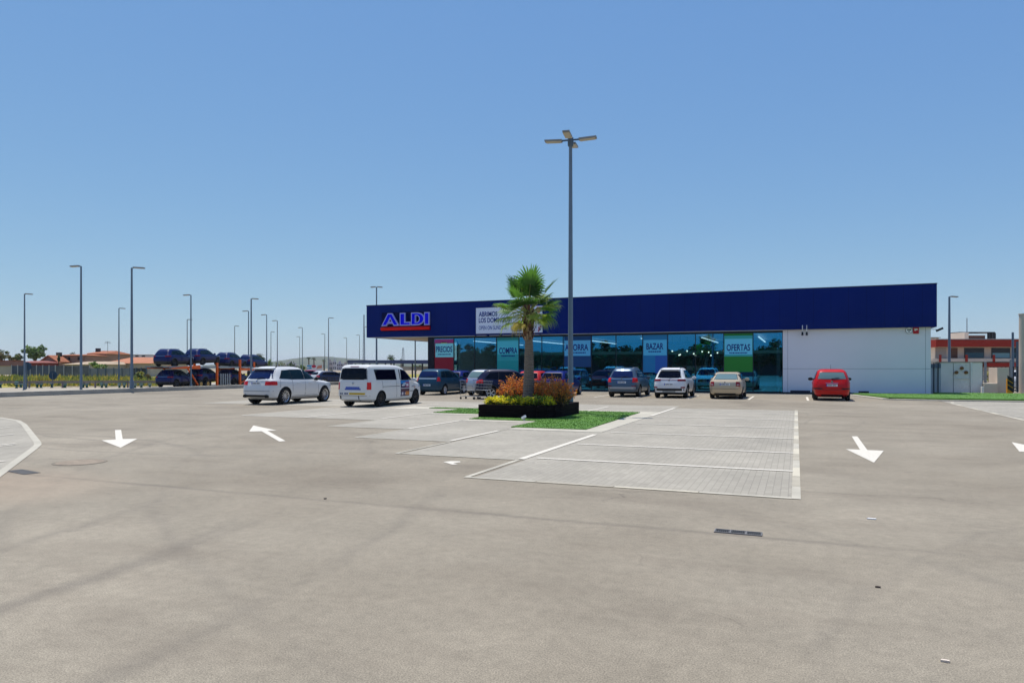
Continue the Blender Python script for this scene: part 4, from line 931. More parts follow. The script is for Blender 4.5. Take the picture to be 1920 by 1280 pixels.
# ---------------------------------------------------------------- posters behind the glass
def poster(px0, px1, ytop, ybot, bg, bx, word, wpx, inkc, boxc, lab, bgm=(None,), bands=(), rough=.5):
    yP = FY - .012; x0, x1 = onY(px0, yP), onY(px1, yP); Zd = dep((x0+x1)/2, yP)
    zt, zb = zat(ytop, Zd), zat(ybot, Zd)
    o = thing('poster', lab, 'poster', (x0, yP, 0)); W = x1-x0
    MB().box(0, W, 0, .008, zb, zt).build('panel', mat('poster_film', bg, rough, spec=.2), o)
    for (a, b_, z0, z1, c) in bands: MB().box(W*a, W*b_, -.004, -.0008, zat(z1, Zd), zat(z0, Zd)).build('colour_band', mat('poster_band', c, .6), o)
    bx0_, bx1_ = onY(bx[0], yP)-x0, onY(bx[1], yP)-x0
    MB().box(bx0_, bx1_, -.010, -.0045, zat(bx[3], Zd), zat(bx[2], Zd)).build('text_box', mat('poster_box', boxc, .6), o)
    a, b_ = onY(wpx[0], yP)-x0, onY(wpx[1], yP)-x0
    put_text('word', word, a, zat(wpx[3], Zd), b_-a, zat(wpx[2], Zd)-zat(wpx[3], Zd), -.011, mat('poster_ink', inkc, .6), o, .022)
    g = MB(); L = b_-a; zz = zat(wpx[3]+5.2, Zd); xx = a + L*.12; rnd = random.Random(len(word))
    while xx < b_-L*.12: q = rnd.uniform(.05,.14); g.box(xx, xx+q, -.0115, -.0102, zz, zz+.09); xx += q+.03
    g.build('small_print', mat('poster_ink_small', inkc, .6), o)
    return o
IK = (.01,.03,.22)
poster(815, 850.5, 636, 712, (.30,.012,.03), (816.5,850,643.5,669.5), 'PRECIOS', (817.5,848,649,660), IK, (.28,.78,.78), 'crimson poster reading PRECIOS at the left end of the glass front', bands=((0,1,636,642.5,(.42,.05,.22)),(.34,.66,641,645,(.6,.55,.1))))
poster(932, 972.5, 632, 700, (.04,.42,.42), (933,972,639,664), 'COMPRA', (936,970,651.5,663), IK, (.10,.62,.68), 'teal poster reading COMPRA left of the palm trunk', bands=((0,1,632,637,(.03,.28,.25)),(0,1,676,700,(.02,.36,.34))))
poster(1058, 1108, 630, 688, (.012,.07,.20), (1058.5,1107,638,667), 'AHORRA', (1059.5,1103,645,657), IK, (.13,.52,.78), 'blue poster reading AHORRA behind the tall lamp post')
poster(1205.5, 1252, 627, 698, (.02,.22,.46), (1206.5,1250,637,666), 'BAZAR', (1212,1244,643,655), IK, (.11,.55,.80), 'bright blue poster reading BAZAR above the white sport utility vehicle', bands=((.5,1,667,700,(.03,.13,.45)),))
poster(1357.5, 1411.5, 625, 697, (.03,.24,.035), (1359,1410.5,635,664.5), 'OFERTAS', (1362.5,1406.5,645,657.5), IK, (.17,.68,.88), 'green poster reading OFERTAS above the beige saloon', bands=((0,1,625,629,(.02,.2,.03)),(0,1,629,668,(.05,.42,.42))))
# ---------------------------------------------------------------- fittings on the end wall
def wx(px): return onY(px, FY-.05)
for px, lab in ((1504.5,'white lamp arm hanging over the fascia edge, nearer the glass'), (1512.5,'white lamp arm hanging over the fascia edge, nearer the red car')):
    o = thing('wall_lamp', lab, 'lamp', (wx(px), FY-.30, 4.0)); MB().tube([(0,.0,.0),(0,-.02,.35),(0,.02,.44)], .022, 8).build('arm', mat('lamp_white',(.75,.75,.75),.4), o); MB().lathe([(.03,-.22),(.075,-.2),(.05,.0),(.02,.02)], 12, 0, 'z').build('lamp_head', DARKSTEEL, o, 40)
o = thing('round_sign', 'round white sign with a dark mark high on the pale end wall', 'sign', (wx(1704.5), FY-.02, zat(618.5, 43))); MB().lathe([(.001,-.03),(.19,-.03),(.19,0),(.001,0)], 28, 0, 'y').build('disc', mat('sign_white',(.9,.9,.9),.4), o)
MB().lathe([(.18,-.034),(.20,-.034),(.20,.0),(.18,.0)], 28, 0, 'y', loop=True).build('rim', mat('sign_rim',(.12,.13,.15),.5), o)
g = MB(); g.box(-.10,-.02,-.035,-.031,.0,.08); g.box(.0,.12,-.035,-.031,.0,.08); g.box(-.06,.06,-.035,-.031,-.10,-.05); g.build('mark', INK, o)
o = thing('fire_sign', 'small red square sign with a white symbol beside the round white sign', 'sign', (wx(1717.5), FY-.02, zat(619, 43))); MB().box(-.155,.155,-.05,0,-.19,.19).build('plate', mat('fire_red',(.5,.01,.02),.35), o); g = MB(); g.box(-.09,.09,-.055,-.0505,.02,.12); g.box(-.09,.0,-.0551,-.0506,-.02,.015); g.build('symbol', WHITE, o)
o = thing('security_camera', 'grey security camera on the outer corner of the shop', 'camera', (BX1+.02, FY+.1, 4.05)); g = MB(); g.bar((-.02,0,0),(.30,-.05,-.02),.03); g.build('bracket', GALV, o); MB().bar((.26,-.1,-.12),(.62,-.2,.06),.13,.12).build('housing', DARKSTEEL, o, bevel=.01)
# dark bumper rails at the foot of the wall
for a, b_, lab in ((1482,1519,'dark wheel stop at the foot of the end wall left of the red car'), (1608,1627,'dark wheel stop at the foot of the end wall right of the red car')):
    o = MB().box(wx(a), wx(b_), FY-.9, FY-.75, .10, .24).build('wheel_stop', mat('stop_rubber',(.02,.025,.05),.6), bevel=.02); tag(o, lab, 'wheel stop')
# ================================================================ planting and lamp posts of the car park
LEAF = [mat('leaf_a',(.05,.095,.022),.6,var=.3,scale=1), mat('leaf_b',(.075,.125,.03),.6,var=.3,scale=1), mat('leaf_c',(.03,.06,.016),.6,var=.3,scale=1)]
BARK = mat('bark',(.14,.10,.07),.9,var=.3,scale=4,bump=.5,bscale=15)
def leafmat(name, col, trans=.45):
    m, nt, b = new_mat(name); vec = coords(nt)
    f = noise(nt, vec, 9, 3, .6)
    nt.links.new(ramp(nt, f, [(.3, tuple(c*.7 for c in col)), (.7, tuple(min(1,c*1.3) for c in col))]), b.inputs['Base Color'])
    b.inputs['Roughness'].default_value = .5
    out = nt.nodes['Material Output']; tl = N(nt, 'ShaderNodeBsdfTranslucent'); tl.inputs[0].default_value = (*[min(1,c*1.5) for c in col],1)
    mx = N(nt, 'ShaderNodeMixShader'); mx.inputs[0].default_value = trans; nt.links.new(b.outputs[0], mx.inputs[1]); nt.links.new(tl.outputs[0], mx.inputs[2]); nt.links.new(mx.outputs[0], out.inputs[0]); return m
def leaf_cloud(mb, c, rad, n, size, seed, nm=3, clumps=14, flat=1.0, aspect=1.6):
    rnd = random.Random(seed); cs = []
    for i in range(clumps):
        while True:
            p = Vector((rnd.uniform(-1,1), rnd.uniform(-1,1), rnd.uniform(-1,1)))
            if p.length < 1: break
        p = p * (.55 + .45*rnd.random()); cs.append((p, rnd.uniform(.22,.42), rnd.randrange(nm)))
    for i in range(n):
        p, r, m = cs[rnd.randrange(clumps)]
        d = Vector((rnd.gauss(0,1), rnd.gauss(0,1), rnd.gauss(0,1))).normalized() * r * rnd.random()**.5
        q = p + d; q = Vector((c[0]+q.x*rad[0], c[1]+q.y*rad[1], c[2]+q.z*rad[2]))
        a = Vector((rnd.gauss(0,1), rnd.gauss(0,1), rnd.gauss(0,.7))).normalized(); b = a.cross(Vector((rnd.gauss(0,1),rnd.gauss(0,1),rnd.gauss(0,1)))).normalized()
        s = size*rnd.uniform(.6,1.3); mm = m if rnd.random() < .75 else rnd.randrange(nm)
        mb.add([q-a*s*aspect*.5, q+b*s*.35, q+a*s*aspect*.5, q-b*s*.35], [(0,1,2,3)], mm)
    return mb
def tree(name, label, px, Z, ytop, ybot, wpx, seed, mats=None, n=900, trunk=.25, zg=-.6, group=None, clumps=16, size=None):
    h1, h0 = zat(ytop, Z), zat(ybot, Z); w = wpx/F*Z
    o = thing(name, label, 'tree', (*at(px, Z), zg), group=group)
    cz = (h1+h0)/2 - zg; rz = (h1-h0)/2
    g = MB(); rnd = random.Random(seed)
    g.tube([(0,0,0),(rnd.uniform(-.1,.1),0,cz*.55),(0,rnd.uniform(-.1,.1),cz)], [trunk, trunk*.75, trunk*.3], 8)
    for i in range(5):
        a = 6.28*i/5+rnd.random(); g.tube([(0,0,cz*.6+.05*i*rz),(math.cos(a)*w*.18,math.sin(a)*w*.18,cz),(math.cos(a)*w*.34,math.sin(a)*w*.34,cz+rz*rnd.uniform(0,.5))], [trunk*.45, trunk*.3, trunk*.1], 6)
    g.build('trunk', BARK, o, 40)
    leaf_cloud(MB(), (0,0,cz), (w/2,w/2,rz), n, size or max(.25, w*.07), seed, clumps=clumps).build('crown', mats or LEAF, o, fix=False)
    return o
# ---- fan palm in the planter
PX, PY = -8.78, 23.2
palm = thing('palm_tree', 'fan palm with a bushy green crown growing from the dark timber planter', 'palm tree', (PX, PY, .36))
def palm_trunk_mat():
    m, nt, b = new_mat('palm_bark'); vec = coords(nt)
    w = N(nt, 'ShaderNodeTexWave'); w.bands_direction = 'Z'; w.inputs['Scale'].default_value = 5.5; w.inputs['Distortion'].default_value = 3.0; w.inputs['Detail'].default_value = 3; w.inputs['Detail Scale'].default_value = 2; nt.links.new(vec, w.inputs['Vector'])
    v2 = coords(nt, (14,14,1.5)); f = noise(nt, v2, 2, 4, .7)
    col = mixc(nt, f, ramp(nt, w.outputs['Fac'], [(.2, (.20,.15,.11)), (.7, (.36,.29,.225))]), (.16,.12,.09))
    nt.links.new(col, b.inputs['Base Color']); b.inputs['Roughness'].default_value = .9
    bn = N(nt, 'ShaderNodeBump'); bn.inputs['Strength'].default_value = .8; bn.inputs['Distance'].default_value = .03; nt.links.new(w.outputs['Fac'], bn.inputs['Height']); nt.links.new(bn.outputs[0], b.inputs['Normal']); return m
g = MB(); pts = []; rad = []
HT = 3.30
for i in range(40):
    k = i/39; z = k*HT; pts.append((.03*math.sin(k*3), .0, z)); rad.append((.222 - .092*min(1,k*1.25) + .07*max(0,.12-k)/.12) * (1+.02*math.sin(i*2.1)))
g.tube(pts, rad, 18); g.build('trunk', palm_trunk_mat(), palm, 60)
# old leaf bases below the crown
g = MB(); rnd = random.Random(4)
for i in range(130):
    z = HT-1.0 + 1.15*rnd.random(); a = rnd.random()*6.283; r0 = .135; up = rnd.uniform(.10,.24); out = rnd.uniform(.02,.11)
    p = Vector((math.cos(a)*r0, math.sin(a)*r0, z)); q = Vector((math.cos(a)*(r0+out), math.sin(a)*(r0+out), z+up))
    g.bar(p, q, rnd.uniform(.05,.09), .02, rnd.randrange(3))
g.build('leaf_bases', [mat('leaf_base_brown',(.16,.075,.05),.8), mat('leaf_base_tan',(.30,.20,.13),.8), mat('leaf_base_dark',(.07,.035,.03),.8)], palm)
def fan(mb, o, d, plen, r, m, rnd, spread=200, seg=26, droop=.25):
    d = d.normalized(); side = d.cross(Vector((0,0,1)))
    side = side.normalized() if side.length > .05 else Vector((1,0,0)); nrm = side.cross(d).normalized()
    roll = rnd.uniform(-.45,.45); side, nrm = (side*math.cos(roll)+nrm*math.sin(roll)), (nrm*math.cos(roll)-side*math.sin(roll))
    e = o + d*plen*.55 + Vector((0,0,.02)); tip = o + d*plen - Vector((0,0,droop*.15*plen))
    mb.tube([o, e, tip], [.022,.016,.011], 5, 4, cap=False)
    for i in range(seg):
        a = R(-spread/2 + spread*i/(seg-1)); rr = r*(.62+.38*math.cos(a*.55))*rnd.uniform(.82,1.1)
        v = d*math.cos(a) + side*math.sin(a); w = rr*math.tan(R(spread/seg))*.30; sd = (side*math.cos(a) - d*math.sin(a))
        lift = nrm*(.10*abs(math.sin(a)))*rr
        p1 = tip + v*rr*.5 + lift*.6; p2 = tip + v*rr*.82 + lift - Vector((0,0,rr*droop*.22)); p3 = tip + v*rr + lift - Vector((0,0,rr*droop*(.55+rnd.random()*.5)))
        fold = nrm*w*.35
        mb.add([tip, p1-sd*w, p1+fold, p1+sd*w, p2-sd*w*.55, p2+fold*.5, p2+sd*w*.55, p3], [(0,1,2),(0,2,3),(1,4,5,2),(2,5,6,3),(4,7,5),(5,7,6)], m)
FRM = [leafmat('frond_green',(.085,.20,.022)), leafmat('frond_light',(.21,.30,.035)), leafmat('frond_deep',(.045,.11,.015)), leafmat('frond_yellow',(.42,.33,.05),.3), leafmat('frond_stalk',(.30,.30,.08),.1), leafmat('frond_tan',(.40,.33,.18),.2)]
g = MB(); rnd = random.Random(21); O = Vector((0,0,HT-.05))
spec = []
for i in range(13): spec.append((rnd.uniform(42,88), .92, .70, rnd.choice([0,0,1,2]), .10))
for i in range(14): spec.append((rnd.uniform(10,45), .78, .60, rnd.choice([0,2,2,1]), .35))
for i in range(11): spec.append((rnd.uniform(-14,14), .66, .52, rnd.choice([1,0,3,1,1]), .7))
for i in range(6): spec.append((rnd.uniform(-42,-16), .42, .44, rnd.choice([3,1,3,1]), .75))
for i, (el, pl, r_, m_, dr) in enumerate(spec):
    az = i*2.39996 + rnd.uniform(-.25,.25); e = R(el)
    fan(g, O + Vector((0,0,rnd.uniform(-.12,.12))), Vector((math.cos(az)*math.cos(e), math.sin(az)*math.cos(e), math.sin(e))), pl*rnd.uniform(.85,1.1), r_*rnd.uniform(.85,1.1), m_, rnd, rnd.uniform(170,230), 24, dr)
g.build('crown', FRM, palm, fix=False)
# ---- timber planter
def timber_mat():
    m, nt, b = new_mat('dark_timber'); vec = coords(nt, (1.5,1.5,14)); f = noise(nt, vec, 3, 5, .7)
    nt.links.new(ramp(nt, f, [(.3, (.004,.002,.003)), (.7, (.014,.007,.008))]), b.inputs['Base Color']); b.inputs['Roughness'].default_value = .85; b.inputs['Specular IOR Level'].default_value = .1; return m
TIMB = timber_mat()
planter = thing('planter', 'low dark timber sleeper planter holding the palm and flowering shrubs', 'planter', (0,0,.03))
ring = [(-9.95,21.72),(-8.3,21.72),(-7.95,21.76),(-7.66,21.90),(-7.48,22.15),(-7.42,22.6),(-7.42,24.65),(-9.95,24.65)]
for z0 in (.0, .215):
    g = MB()
    for i in range(len(ring)):
        a, b = Vector(ring[i]), Vector(ring[(i+1)%len(ring)]); d = (b-a).normalized()*.05
        g.bar((a.x-d.x,a.y-d.y,z0+.1), (b.x+d.x,b.y+d.y,z0+.1), .12, .205)
    g.build('sleeper_course', TIMB, planter)
MB().poly([(x,y,.35) for x,y in ring]).build('soil', mat('planter_gravel',(.36,.29,.21),.9,var=.3,scale=25,bump=.6,bscale=40), planter)
def shrub(mb, c, r, h, n, rnd, nm, size, lean=.3):
    for i in range(n):
        a = rnd.random()*6.283; k = rnd.random()**.6; base = Vector((c[0]+math.cos(a)*r*.25*k, c[1]+math.sin(a)*r*.25*k, c[2]))
        hh = h*rnd.uniform(.55,1.05)*(1-.35*k*k); top = base + Vector((math.cos(a)*r*k, math.sin(a)*r*k, hh))
        mid = base.lerp(top,.5) + Vector((rnd.gauss(0,.02),rnd.gauss(0,.02),.03))
        mb.tube([base,mid,top], [.007,.005,.003], 3, nm, cap=False)
        nl = 16
        for j in range(nl):
            t = .25 + .78*j/nl; p = base.lerp(mid, min(1,t*2)) if t < .5 else mid.lerp(top, (t-.5)*2)
            d = Vector((rnd.gauss(0,1),rnd.gauss(0,1),rnd.gauss(.5,.7))).normalized(); q = d.cross(Vector((rnd.gauss(0,1),rnd.gauss(0,1),rnd.gauss(0,1)))).normalized()
            s = size*rnd.uniform(.6,1.3); m = (rnd.choice([0,1,1,2]) if t > .58 else rnd.choice([2,3,4]))
            mb.add([p, p+d*s*.5+q*s*.22, p+d*s, p+d*s*.5-q*s*.22], [(0,1,2,3)], m)
RUST = [leafmat('rust_leaf',(.52,.12,.025)), leafmat('orange_leaf',(.60,.20,.03)), leafmat('ochre_leaf',(.50,.25,.035)), leafmat('olive_leaf',(.13,.13,.025)), leafmat('under_leaf',(.05,.06,.02)), BARK]
for i, (x, y, r_, h_, lab) in enumerate(((-9.55,23.7,.52,1.05,'tall rust-orange shrub at the left side of the planter'), (-9.05,24.05,.42,.85,'rust-orange shrub just left behind the palm trunk'), (-8.30,23.55,.50,.96,'rust-orange shrub just right of the palm trunk'), (-7.85,23.3,.52,1.0,'orange shrub between the palm and the right corner of the planter'), (-7.50,22.85,.52,.88,'ochre and orange shrub spilling over the right corner of the planter'))):
    o = thing('shrub', lab, 'shrub', (x,y,.37), group='rust-coloured shrubs in the planter'); g = MB(); shrub(g, (0,0,0), r_, h_*1.05, 170, random.Random(30+i), 5, .08); g.build('foliage', RUST, o, fix=False)
YEL = [leafmat('yellow_flower',(.85,.60,.02)), leafmat('lemon_leaf',(.78,.62,.03)), leafmat('lime_leaf',(.36,.40,.03)), leafmat('green_leaf',(.07,.15,.02)), leafmat('dark_leaf',(.035,.07,.015)), BARK]
rnd = random.Random(77)
GRN = [YEL[2], YEL[3], YEL[2], YEL[3], YEL[4], BARK]
n_ = 11
for i in range(n_):
    x = -9.72 + 2.05*i/(n_-1); y = 22.12 + .10*math.sin(i*2.3) + (.12 if i > 8 else 0)
    green = i in (4, 8, 9)
    o = thing('yellow_plant', ('low lime-green plant' if green else 'low bright yellow-leaved plant') + ' along the front edge of the planter', 'plant', (x,y,.37), group='green low plants in the planter' if green else 'yellow low plants in the planter')
    g = MB(); shrub(g, (0,0,0), .24, .36 if not green else .40, 60, random.Random(90+i), 5, .075); g.build('foliage', GRN if green else YEL, o, fix=False)
# ---- small spotlight at the turf edge
sx_, sy_ = gnd(983, 791); o = thing('lawn_spotlight', 'small white spotlight on the turf edge in front of the planter', 'spotlight', (sx_, sy_, .04))
MB().lathe([(.02,0),(.02,.07),(.03,.07),(.03,.09)], 10, 0, 'z').build('stake', GALV, o); MB().bar((-.08,.02,.08),(.05,-.03,.15),.08,.07).build('lamp_head', mat('spot_white',(.7,.72,.75),.4), o, bevel=.015)
# ---- tall lamp post with four flat heads
LX, LY = -7.87, 25.3; LH = 10.25
lamp = thing('lamp_post', 'tall grey lamp post with a cross of four flat heads behind the planter', 'lamp post', (LX, LY, .02))
MB().lathe([(.2,0),(.2,.02),(.105,.02),(.105,1.2),(.10,1.24),(.062,LH-.1),(.062,LH)], 16, 0, 'z').build('pole', POLE, lamp, 30)
MB().lathe([(.10,LH-.25),(.11,LH-.2),(.11,LH+.06),(.06,LH+.08)], 14, 0, 'z').build('hub', DARKPOLE, lamp, 30)
lm = mat('lamp_head_grey', (.30,.29,.27), .5, .3); lens = mat('lamp_lens', (.50,.44,.34), .3)
for a in (0, 90, 180, 270):
    aa = R(a + 7); d = Vector((math.cos(aa), math.sin(aa), 0)); n = Vector((-d.y, d.x, 0))
    h = MB(); z = LH - .02
    h.bar(d*.06 + Vector((0,0,z)), d*.34 + Vector((0,0,z)), .06, .05, 1)
    h.bar(d*.32 + Vector((0,0,z)), d*.98 + Vector((0,0,z+.03)), .26, .055, 0); h.bar(d*.36 + Vector((0,0,z-.042)), d*.94 + Vector((0,0,z-.016)), .25, .012, 2)
    h.build('lamp_head', [lm, DARKPOLE, lens], lamp)
# ---- nested shopping trolleys behind the left car
WIRE = mat('trolley_wire', (.34,.36,.38), .4, .5)
def trolley(label):
    o = thing('shopping_trolley', label, 'trolley', group='shopping trolleys in the aisle')
    g = MB()
    for z, w0, w1, y0, y1 in ((.50,.20,.24,-.36,.40),(.66,.22,.26,-.40,.40),(.82,.24,.27,-.43,.40),(.98,.26,.28,-.46,.40)):
        g.tube([(-w0,y0,z),(w0,y0,z),(w1,y1,z+.04),(-w1,y1,z+.04),(-w0,y0,z)], .0055, 5)
    for i in range(9):
        k = -.36+.76*i/8
        for sx in (-1,1): g.tube([(sx*(.20+.04*i/8),k,.50),(sx*(.27),k*1.1,1.0)], .0035, 4)
        if i < 7: x = -.2+.4*i/6; g.tube([(x,-.36,.5),(x*1.2,-.45,.99)], .0035, 4); g.tube([(x,-.36,.5),(x*1.15,.40,.52)], .0035, 4)
    g.build('basket', WIRE, o)
    g = MB()
    for sx in (-1,1): g.tube([(sx*.26,.42,1.02),(sx*.24,.38,.45),(sx*.25,.42,.16),(sx*.20,-.45,.14),(sx*.18,-.30,.5)], .010, 6)
    g.tube([(-.25,.42,.16),(.25,.42,.16)], .012, 6); g.tube([(-.2,-.45,.14),(.2,-.45,.14)], .012, 6); g.build('chassis', WIRE, o)
    MB().tube([(-.28,.46,1.03),(.28,.46,1.03)], .02, 8).build('handle', mat('trolley_handle',(.03,.06,.3),.4), o)
    for sx, y in ((.24,.40),(-.24,.40),(.19,-.43),(-.19,-.43)): MB().lathe([(.02,-.02),(.06,-.02),(.06,.02),(.02,.02)], 12).build('wheel', RUBBER, o, 40, (sx,y,.06))
    return o
t = trolley('wire shopping trolley standing left at the tail of the navy crossover'); p = at(880, 38.0); t.location = (*p,0); t.rotation_euler = (0,0,R(80))
t = copy_tree(t, 'wire shopping trolley close against the navy crossover, right of the other trolley'); p = at(906, 37.4); t.location = (*p,0); t.rotation_euler = (0,0,R(78))
# ================================================================ street lamps
def street_lamp(px, ytop, side, label, Hl=9.2, zg=-.42, Z=None, rad=.09, double=False, head=1.0):
    Z = Z or (Hl + zg - EYE) * F / (HZ - ytop)
    H_ = zat(ytop, Z) - zg
    o = thing('street_lamp', label, 'street lamp', (*at(px, Z), zg), R(22), group='street lamps beyond the car park')
    MB().lathe([(rad*1.5,0),(rad*1.5,.5),(rad,.55),(rad*.6,H_)], 10, 0, 'z').build('pole', POLE if Z < 100 else GALV, o, 40)
    for sd in ((1,-1) if double else (side,)):
        g = MB(); g.bar((0,0,H_-.05),(sd*.2*head,0,H_+.01),.06,.05); g.build('arm', POLE, o)
        g = MB(); g.bar((sd*.12*head,0,H_+.02),(sd*.72*head,0,H_-.02),.28,.08); g.bar((sd*.16*head,0,H_-.028),(sd*.68*head,0,H_-.065),.22,.015,1); g.build('lamp_head', [lm, lens], o)
    return o
SL = [(46,551,1,'grey street lamp at the far left edge beside the larger round sign'), (152,499,-1,'tall street lamp with its head to the left, in front of the grey fence'), (223,578,1,'small street lamp rising before the orange-tiled roofs'),
 (358,553,-1,'street lamp rising behind the second car of the transporter'), (351,599,1,'faint far street lamp just left of the one behind the transporter'), (440,611,1,'faint far street lamp above the third car of the transporter'),
 (466,583,-1,'street lamp whose head shows left of the taller post near the white car'), (500,590,-1,'street lamp standing over the left end of the white car'), (508,622,1,'small far street lamp just right of the one above the white car'), (520,601,-1,'street lamp above the roof of the white car'),
 (567,614,-1,'street lamp above the red and blue billboard'), (562,631,-1,'faint short street lamp left of the billboard'), (616,596,1,'street lamp standing right of the billboard at the railing'), (609,626,-1,'thin street lamp just left of the one at the railing'),
 (650,633,-1,'faint far street lamp over the left corner of the white van'), (674,628,-1,'leaning-looking thin street lamp left of the shop canopy'), (683,613,1,'street lamp closest to the left end of the navy fascia')]
for a in SL: street_lamp(*a)
Zb = dep(-42.7, onX(246, -42.7)); street_lamp(247, 502, 1, 'tall street lamp with a swept head standing on the low wall', zg=.27, Z=Zb, rad=.10, head=1.2)
Zb = 71.5; street_lamp(471, 560, 1, 'tall grey street lamp between the transporter and the white car', zg=-.42, Z=Zb, rad=.11)
street_lamp(706, 538, 1, 'double-headed lamp post rising behind the left end of the navy fascia', Z=70, zg=0, rad=.10, double=True, head=.8)
o = thing('steel_post', 'thin grey post under the canopy of the shop', 'post', (*at(778.5, 66), 0)); MB().lathe([(.07,0),(.055,5.2)], 8, 0, 'z').build('shaft', POLE, o)
street_lamp(1780, 556, 1, 'pale street lamp standing right of the shop in front of the red-banded building', Z=62, zg=0, rad=.13, head=1.0)
for px, y0, y1, lab, w in ((682.5,590,690,'slender lattice mast behind the left end of the navy fascia',.9), (756,652,690,'small far lattice mast seen under the shop canopy',1.6)):
    Z = 300; o = thing('lattice_mast', lab, 'mast', (*at(px,Z), -.6)); h1 = zat(y0,Z)+.6; g = MB(); 
    for sx, sy in ((-1,-1),(1,-1),(1,1),(-1,1)): g.bar((sx*w*.5,sy*w*.5,0),(sx*w*.12,sy*w*.12,h1),.09)
    k = int(h1/1.2)
    for i in range(k):
        a = w*.5-(w*.38)*i/k; b = w*.5-(w*.38)*(i+1)/k; g.bar((-a,-a,h1*i/k),(b,-b,h1*(i+1)/k),.06); g.bar((-a,a,h1*i/k),(-b,-b,h1*(i+1)/k),.06)
    g.build('frame', GALV, o)
# ================================================================ road side on the left
GUARD = mat('guardrail_steel', (.22,.18,.17), .6, .1, var=.15, scale=1)
gr = thing('guardrail', 'long grey steel guardrail along the weedy verge of the road', 'guardrail', (0,0,0))
a, b = Vector(gnd(-200, 728.0, -.42)), Vector(gnd(300, 726.5, -.42)); d = (b-a); L = d.length; d.normalize()
g = MB(); 
for z, w in ((.62,.05),(.70,.09),(.54,.09)): g.bar((a.x,a.y,z-.42+.0), (b.x,b.y,z-.42), .05, w)
g.build('beam', GUARD, gr)
k = int(L/3); 
for i in range(k+1):
    p = a + d*(L*i/k); g = MB().box(p.x-.06,p.x+.06,p.y-.06,p.y+.06,-.75,.2); g.build('post', GUARD, gr)
DG = mat('delineator_green', (.01,.10,.075), .5); DW = mat('delineator_white', (.50,.54,.52), .5)
def delin(px, ybot, hpx):
    Z = min(73.5 + (px % 7)*.15, (EYE+.42)*F/(ybot-HZ)); h = hpx/F*Z
    o = thing('delineator', 'green flexible lane post with two white bands on the road edge', 'bollard', (*at(px,Z),-.42), group='green lane posts along the road')
    MB().lathe([(.16,0),(.16,.03),(.10,.04),(.10,h*.45),(.17,h*.5),(.17,h),(.12,h+.02)], 12, 0, 'z').build('post', DG, o, 40)
    g = MB(); g.lathe([(.174,h*.58),(.174,h*.66)], 12, 0, 'z'); g.lathe([(.174,h*.82),(.174,h*.90)], 12, 0, 'z'); g.build('band', DW, o, 40)
for px, y, h in ((1,726.5,12),(31,727.5,13.5),(39,724.5,11),(70,726.3,12.5),(77,723.5,11),(97,725.3,12.5),(118.5,724.8,11.5),(122,723.4,10),(156,724.6,11),(163,722.6,10),(191,724,10),(199,722,10),(224,723,9),(233,722,9),(253,722,8),(265,721,8),(281,721.5,8)): delin(px, y, h)
SIGNBACK = mat('sign_back_blue', (.025,.06,.10), .5, .2)
for px, yc, r_, yb, lab in ((51,686.5,8.2,726,'larger round blue-grey sign seen from behind at the far left'), (99.5,703.5,8,724,'smaller low round blue-grey sign seen from behind at the guardrail')):
    Z = (EYE+.42)*F/(yb+2.5-HZ); o = thing('road_sign', lab, 'road sign', (*at(px,Z),-.42), R(22)); zc = zat(yc,Z)+.42; rr = r_/F*Z
    MB().lathe([(.001,-.02),(rr,-.02),(rr,.02),(.001,.02)], 28, 0, 'y', (0,0,zc)).build('disc', SIGNBACK, o, 40); MB().lathe([(.045,0),(.045,zc+rr*.6)], 8, 0, 'z', (0,-.07,0)).build('post', DARKPOLE, o)
# weedy bank
GRASSM = mat('weed_grass', (.27,.235,.045), .9, var=.45, scale=.35)
struct(MB().poly([(-78,-60,-.44),(-78,150,-.44),(-82,150,.1),(-82,-60,.1)]).build('bank', GRASSM)); struct(MB().poly([(-82,-60,.1),(-82,150,.1),(-135,150,.15),(-135,-60,.15)]).build('bank', GRASSM))
WEED = [leafmat('weed_yellow',(.40,.31,.05)), leafmat('weed_olive',(.28,.26,.05)), leafmat('weed_green',(.16,.20,.04))]
g = MB(); rnd = random.Random(8)
for i in range(9000):
    t = rnd.random(); px = rnd.uniform(-20, 300); Z = rnd.uniform(76, 96)
    x, y = at(px, Z); z = -.3 if x > -80 else .08; h = rnd.uniform(.2,.6)*(1.5 if rnd.random() < .15 else 1); a = rnd.random()*6.28; w = rnd.uniform(.08,.22)
    m = min(2, int(rnd.random()*3 + .5*math.sin(px*.05)))
    m = max(0, m)
    g.add([(x-math.cos(a)*w,y-math.sin(a)*w,z),(x+math.cos(a)*w,y+math.sin(a)*w,z),(x+rnd.uniform(-.2,.2),y+rnd.uniform(-.2,.2),z+h)], [(0,1,2)], m)
struct(g.build('weeds', WEED, fix=False), 'stuff')
# fences behind the bank
def px_wall(name, label, cat, px0, px1, ytop, ybot, Z0, Z1, m, post=None, thick=.12, posts=0, parent=None, top=None, slope=0):
    p, q = at(px0, Z0), at(px1, Z1); Zm = (Z0+Z1)/2; zt, zb = zat(ytop, Zm), zat(ybot, Zm)
    o = thing(name, label, cat, (*p, 0)); d = Vector((q[0]-p[0], q[1]-p[1])); L = d.length; o.rotation_euler = (0,0,math.atan2(d.y,d.x))
    MB().box(0,L,0,thick,zb,zt).build('panel', m, o)
    if post is not None:
        for i in range(posts+1):
            x = L*i/posts; MB().box(x-.05,x+.05,-.08,-.004,zb,zt+.1).build('post', post, o)
    if top is not None: MB().box(0,L,-.06,thick+.06,zt+.003,zt+.14).build('coping', top, o)
    return o
FENCEB = mat('blue_grey_net', (.075,.095,.135), .8, var=.3, scale=.4); FENCEG = mat('grey_sheet_fence', (.19,.205,.225), .6, var=.25, scale=.5)
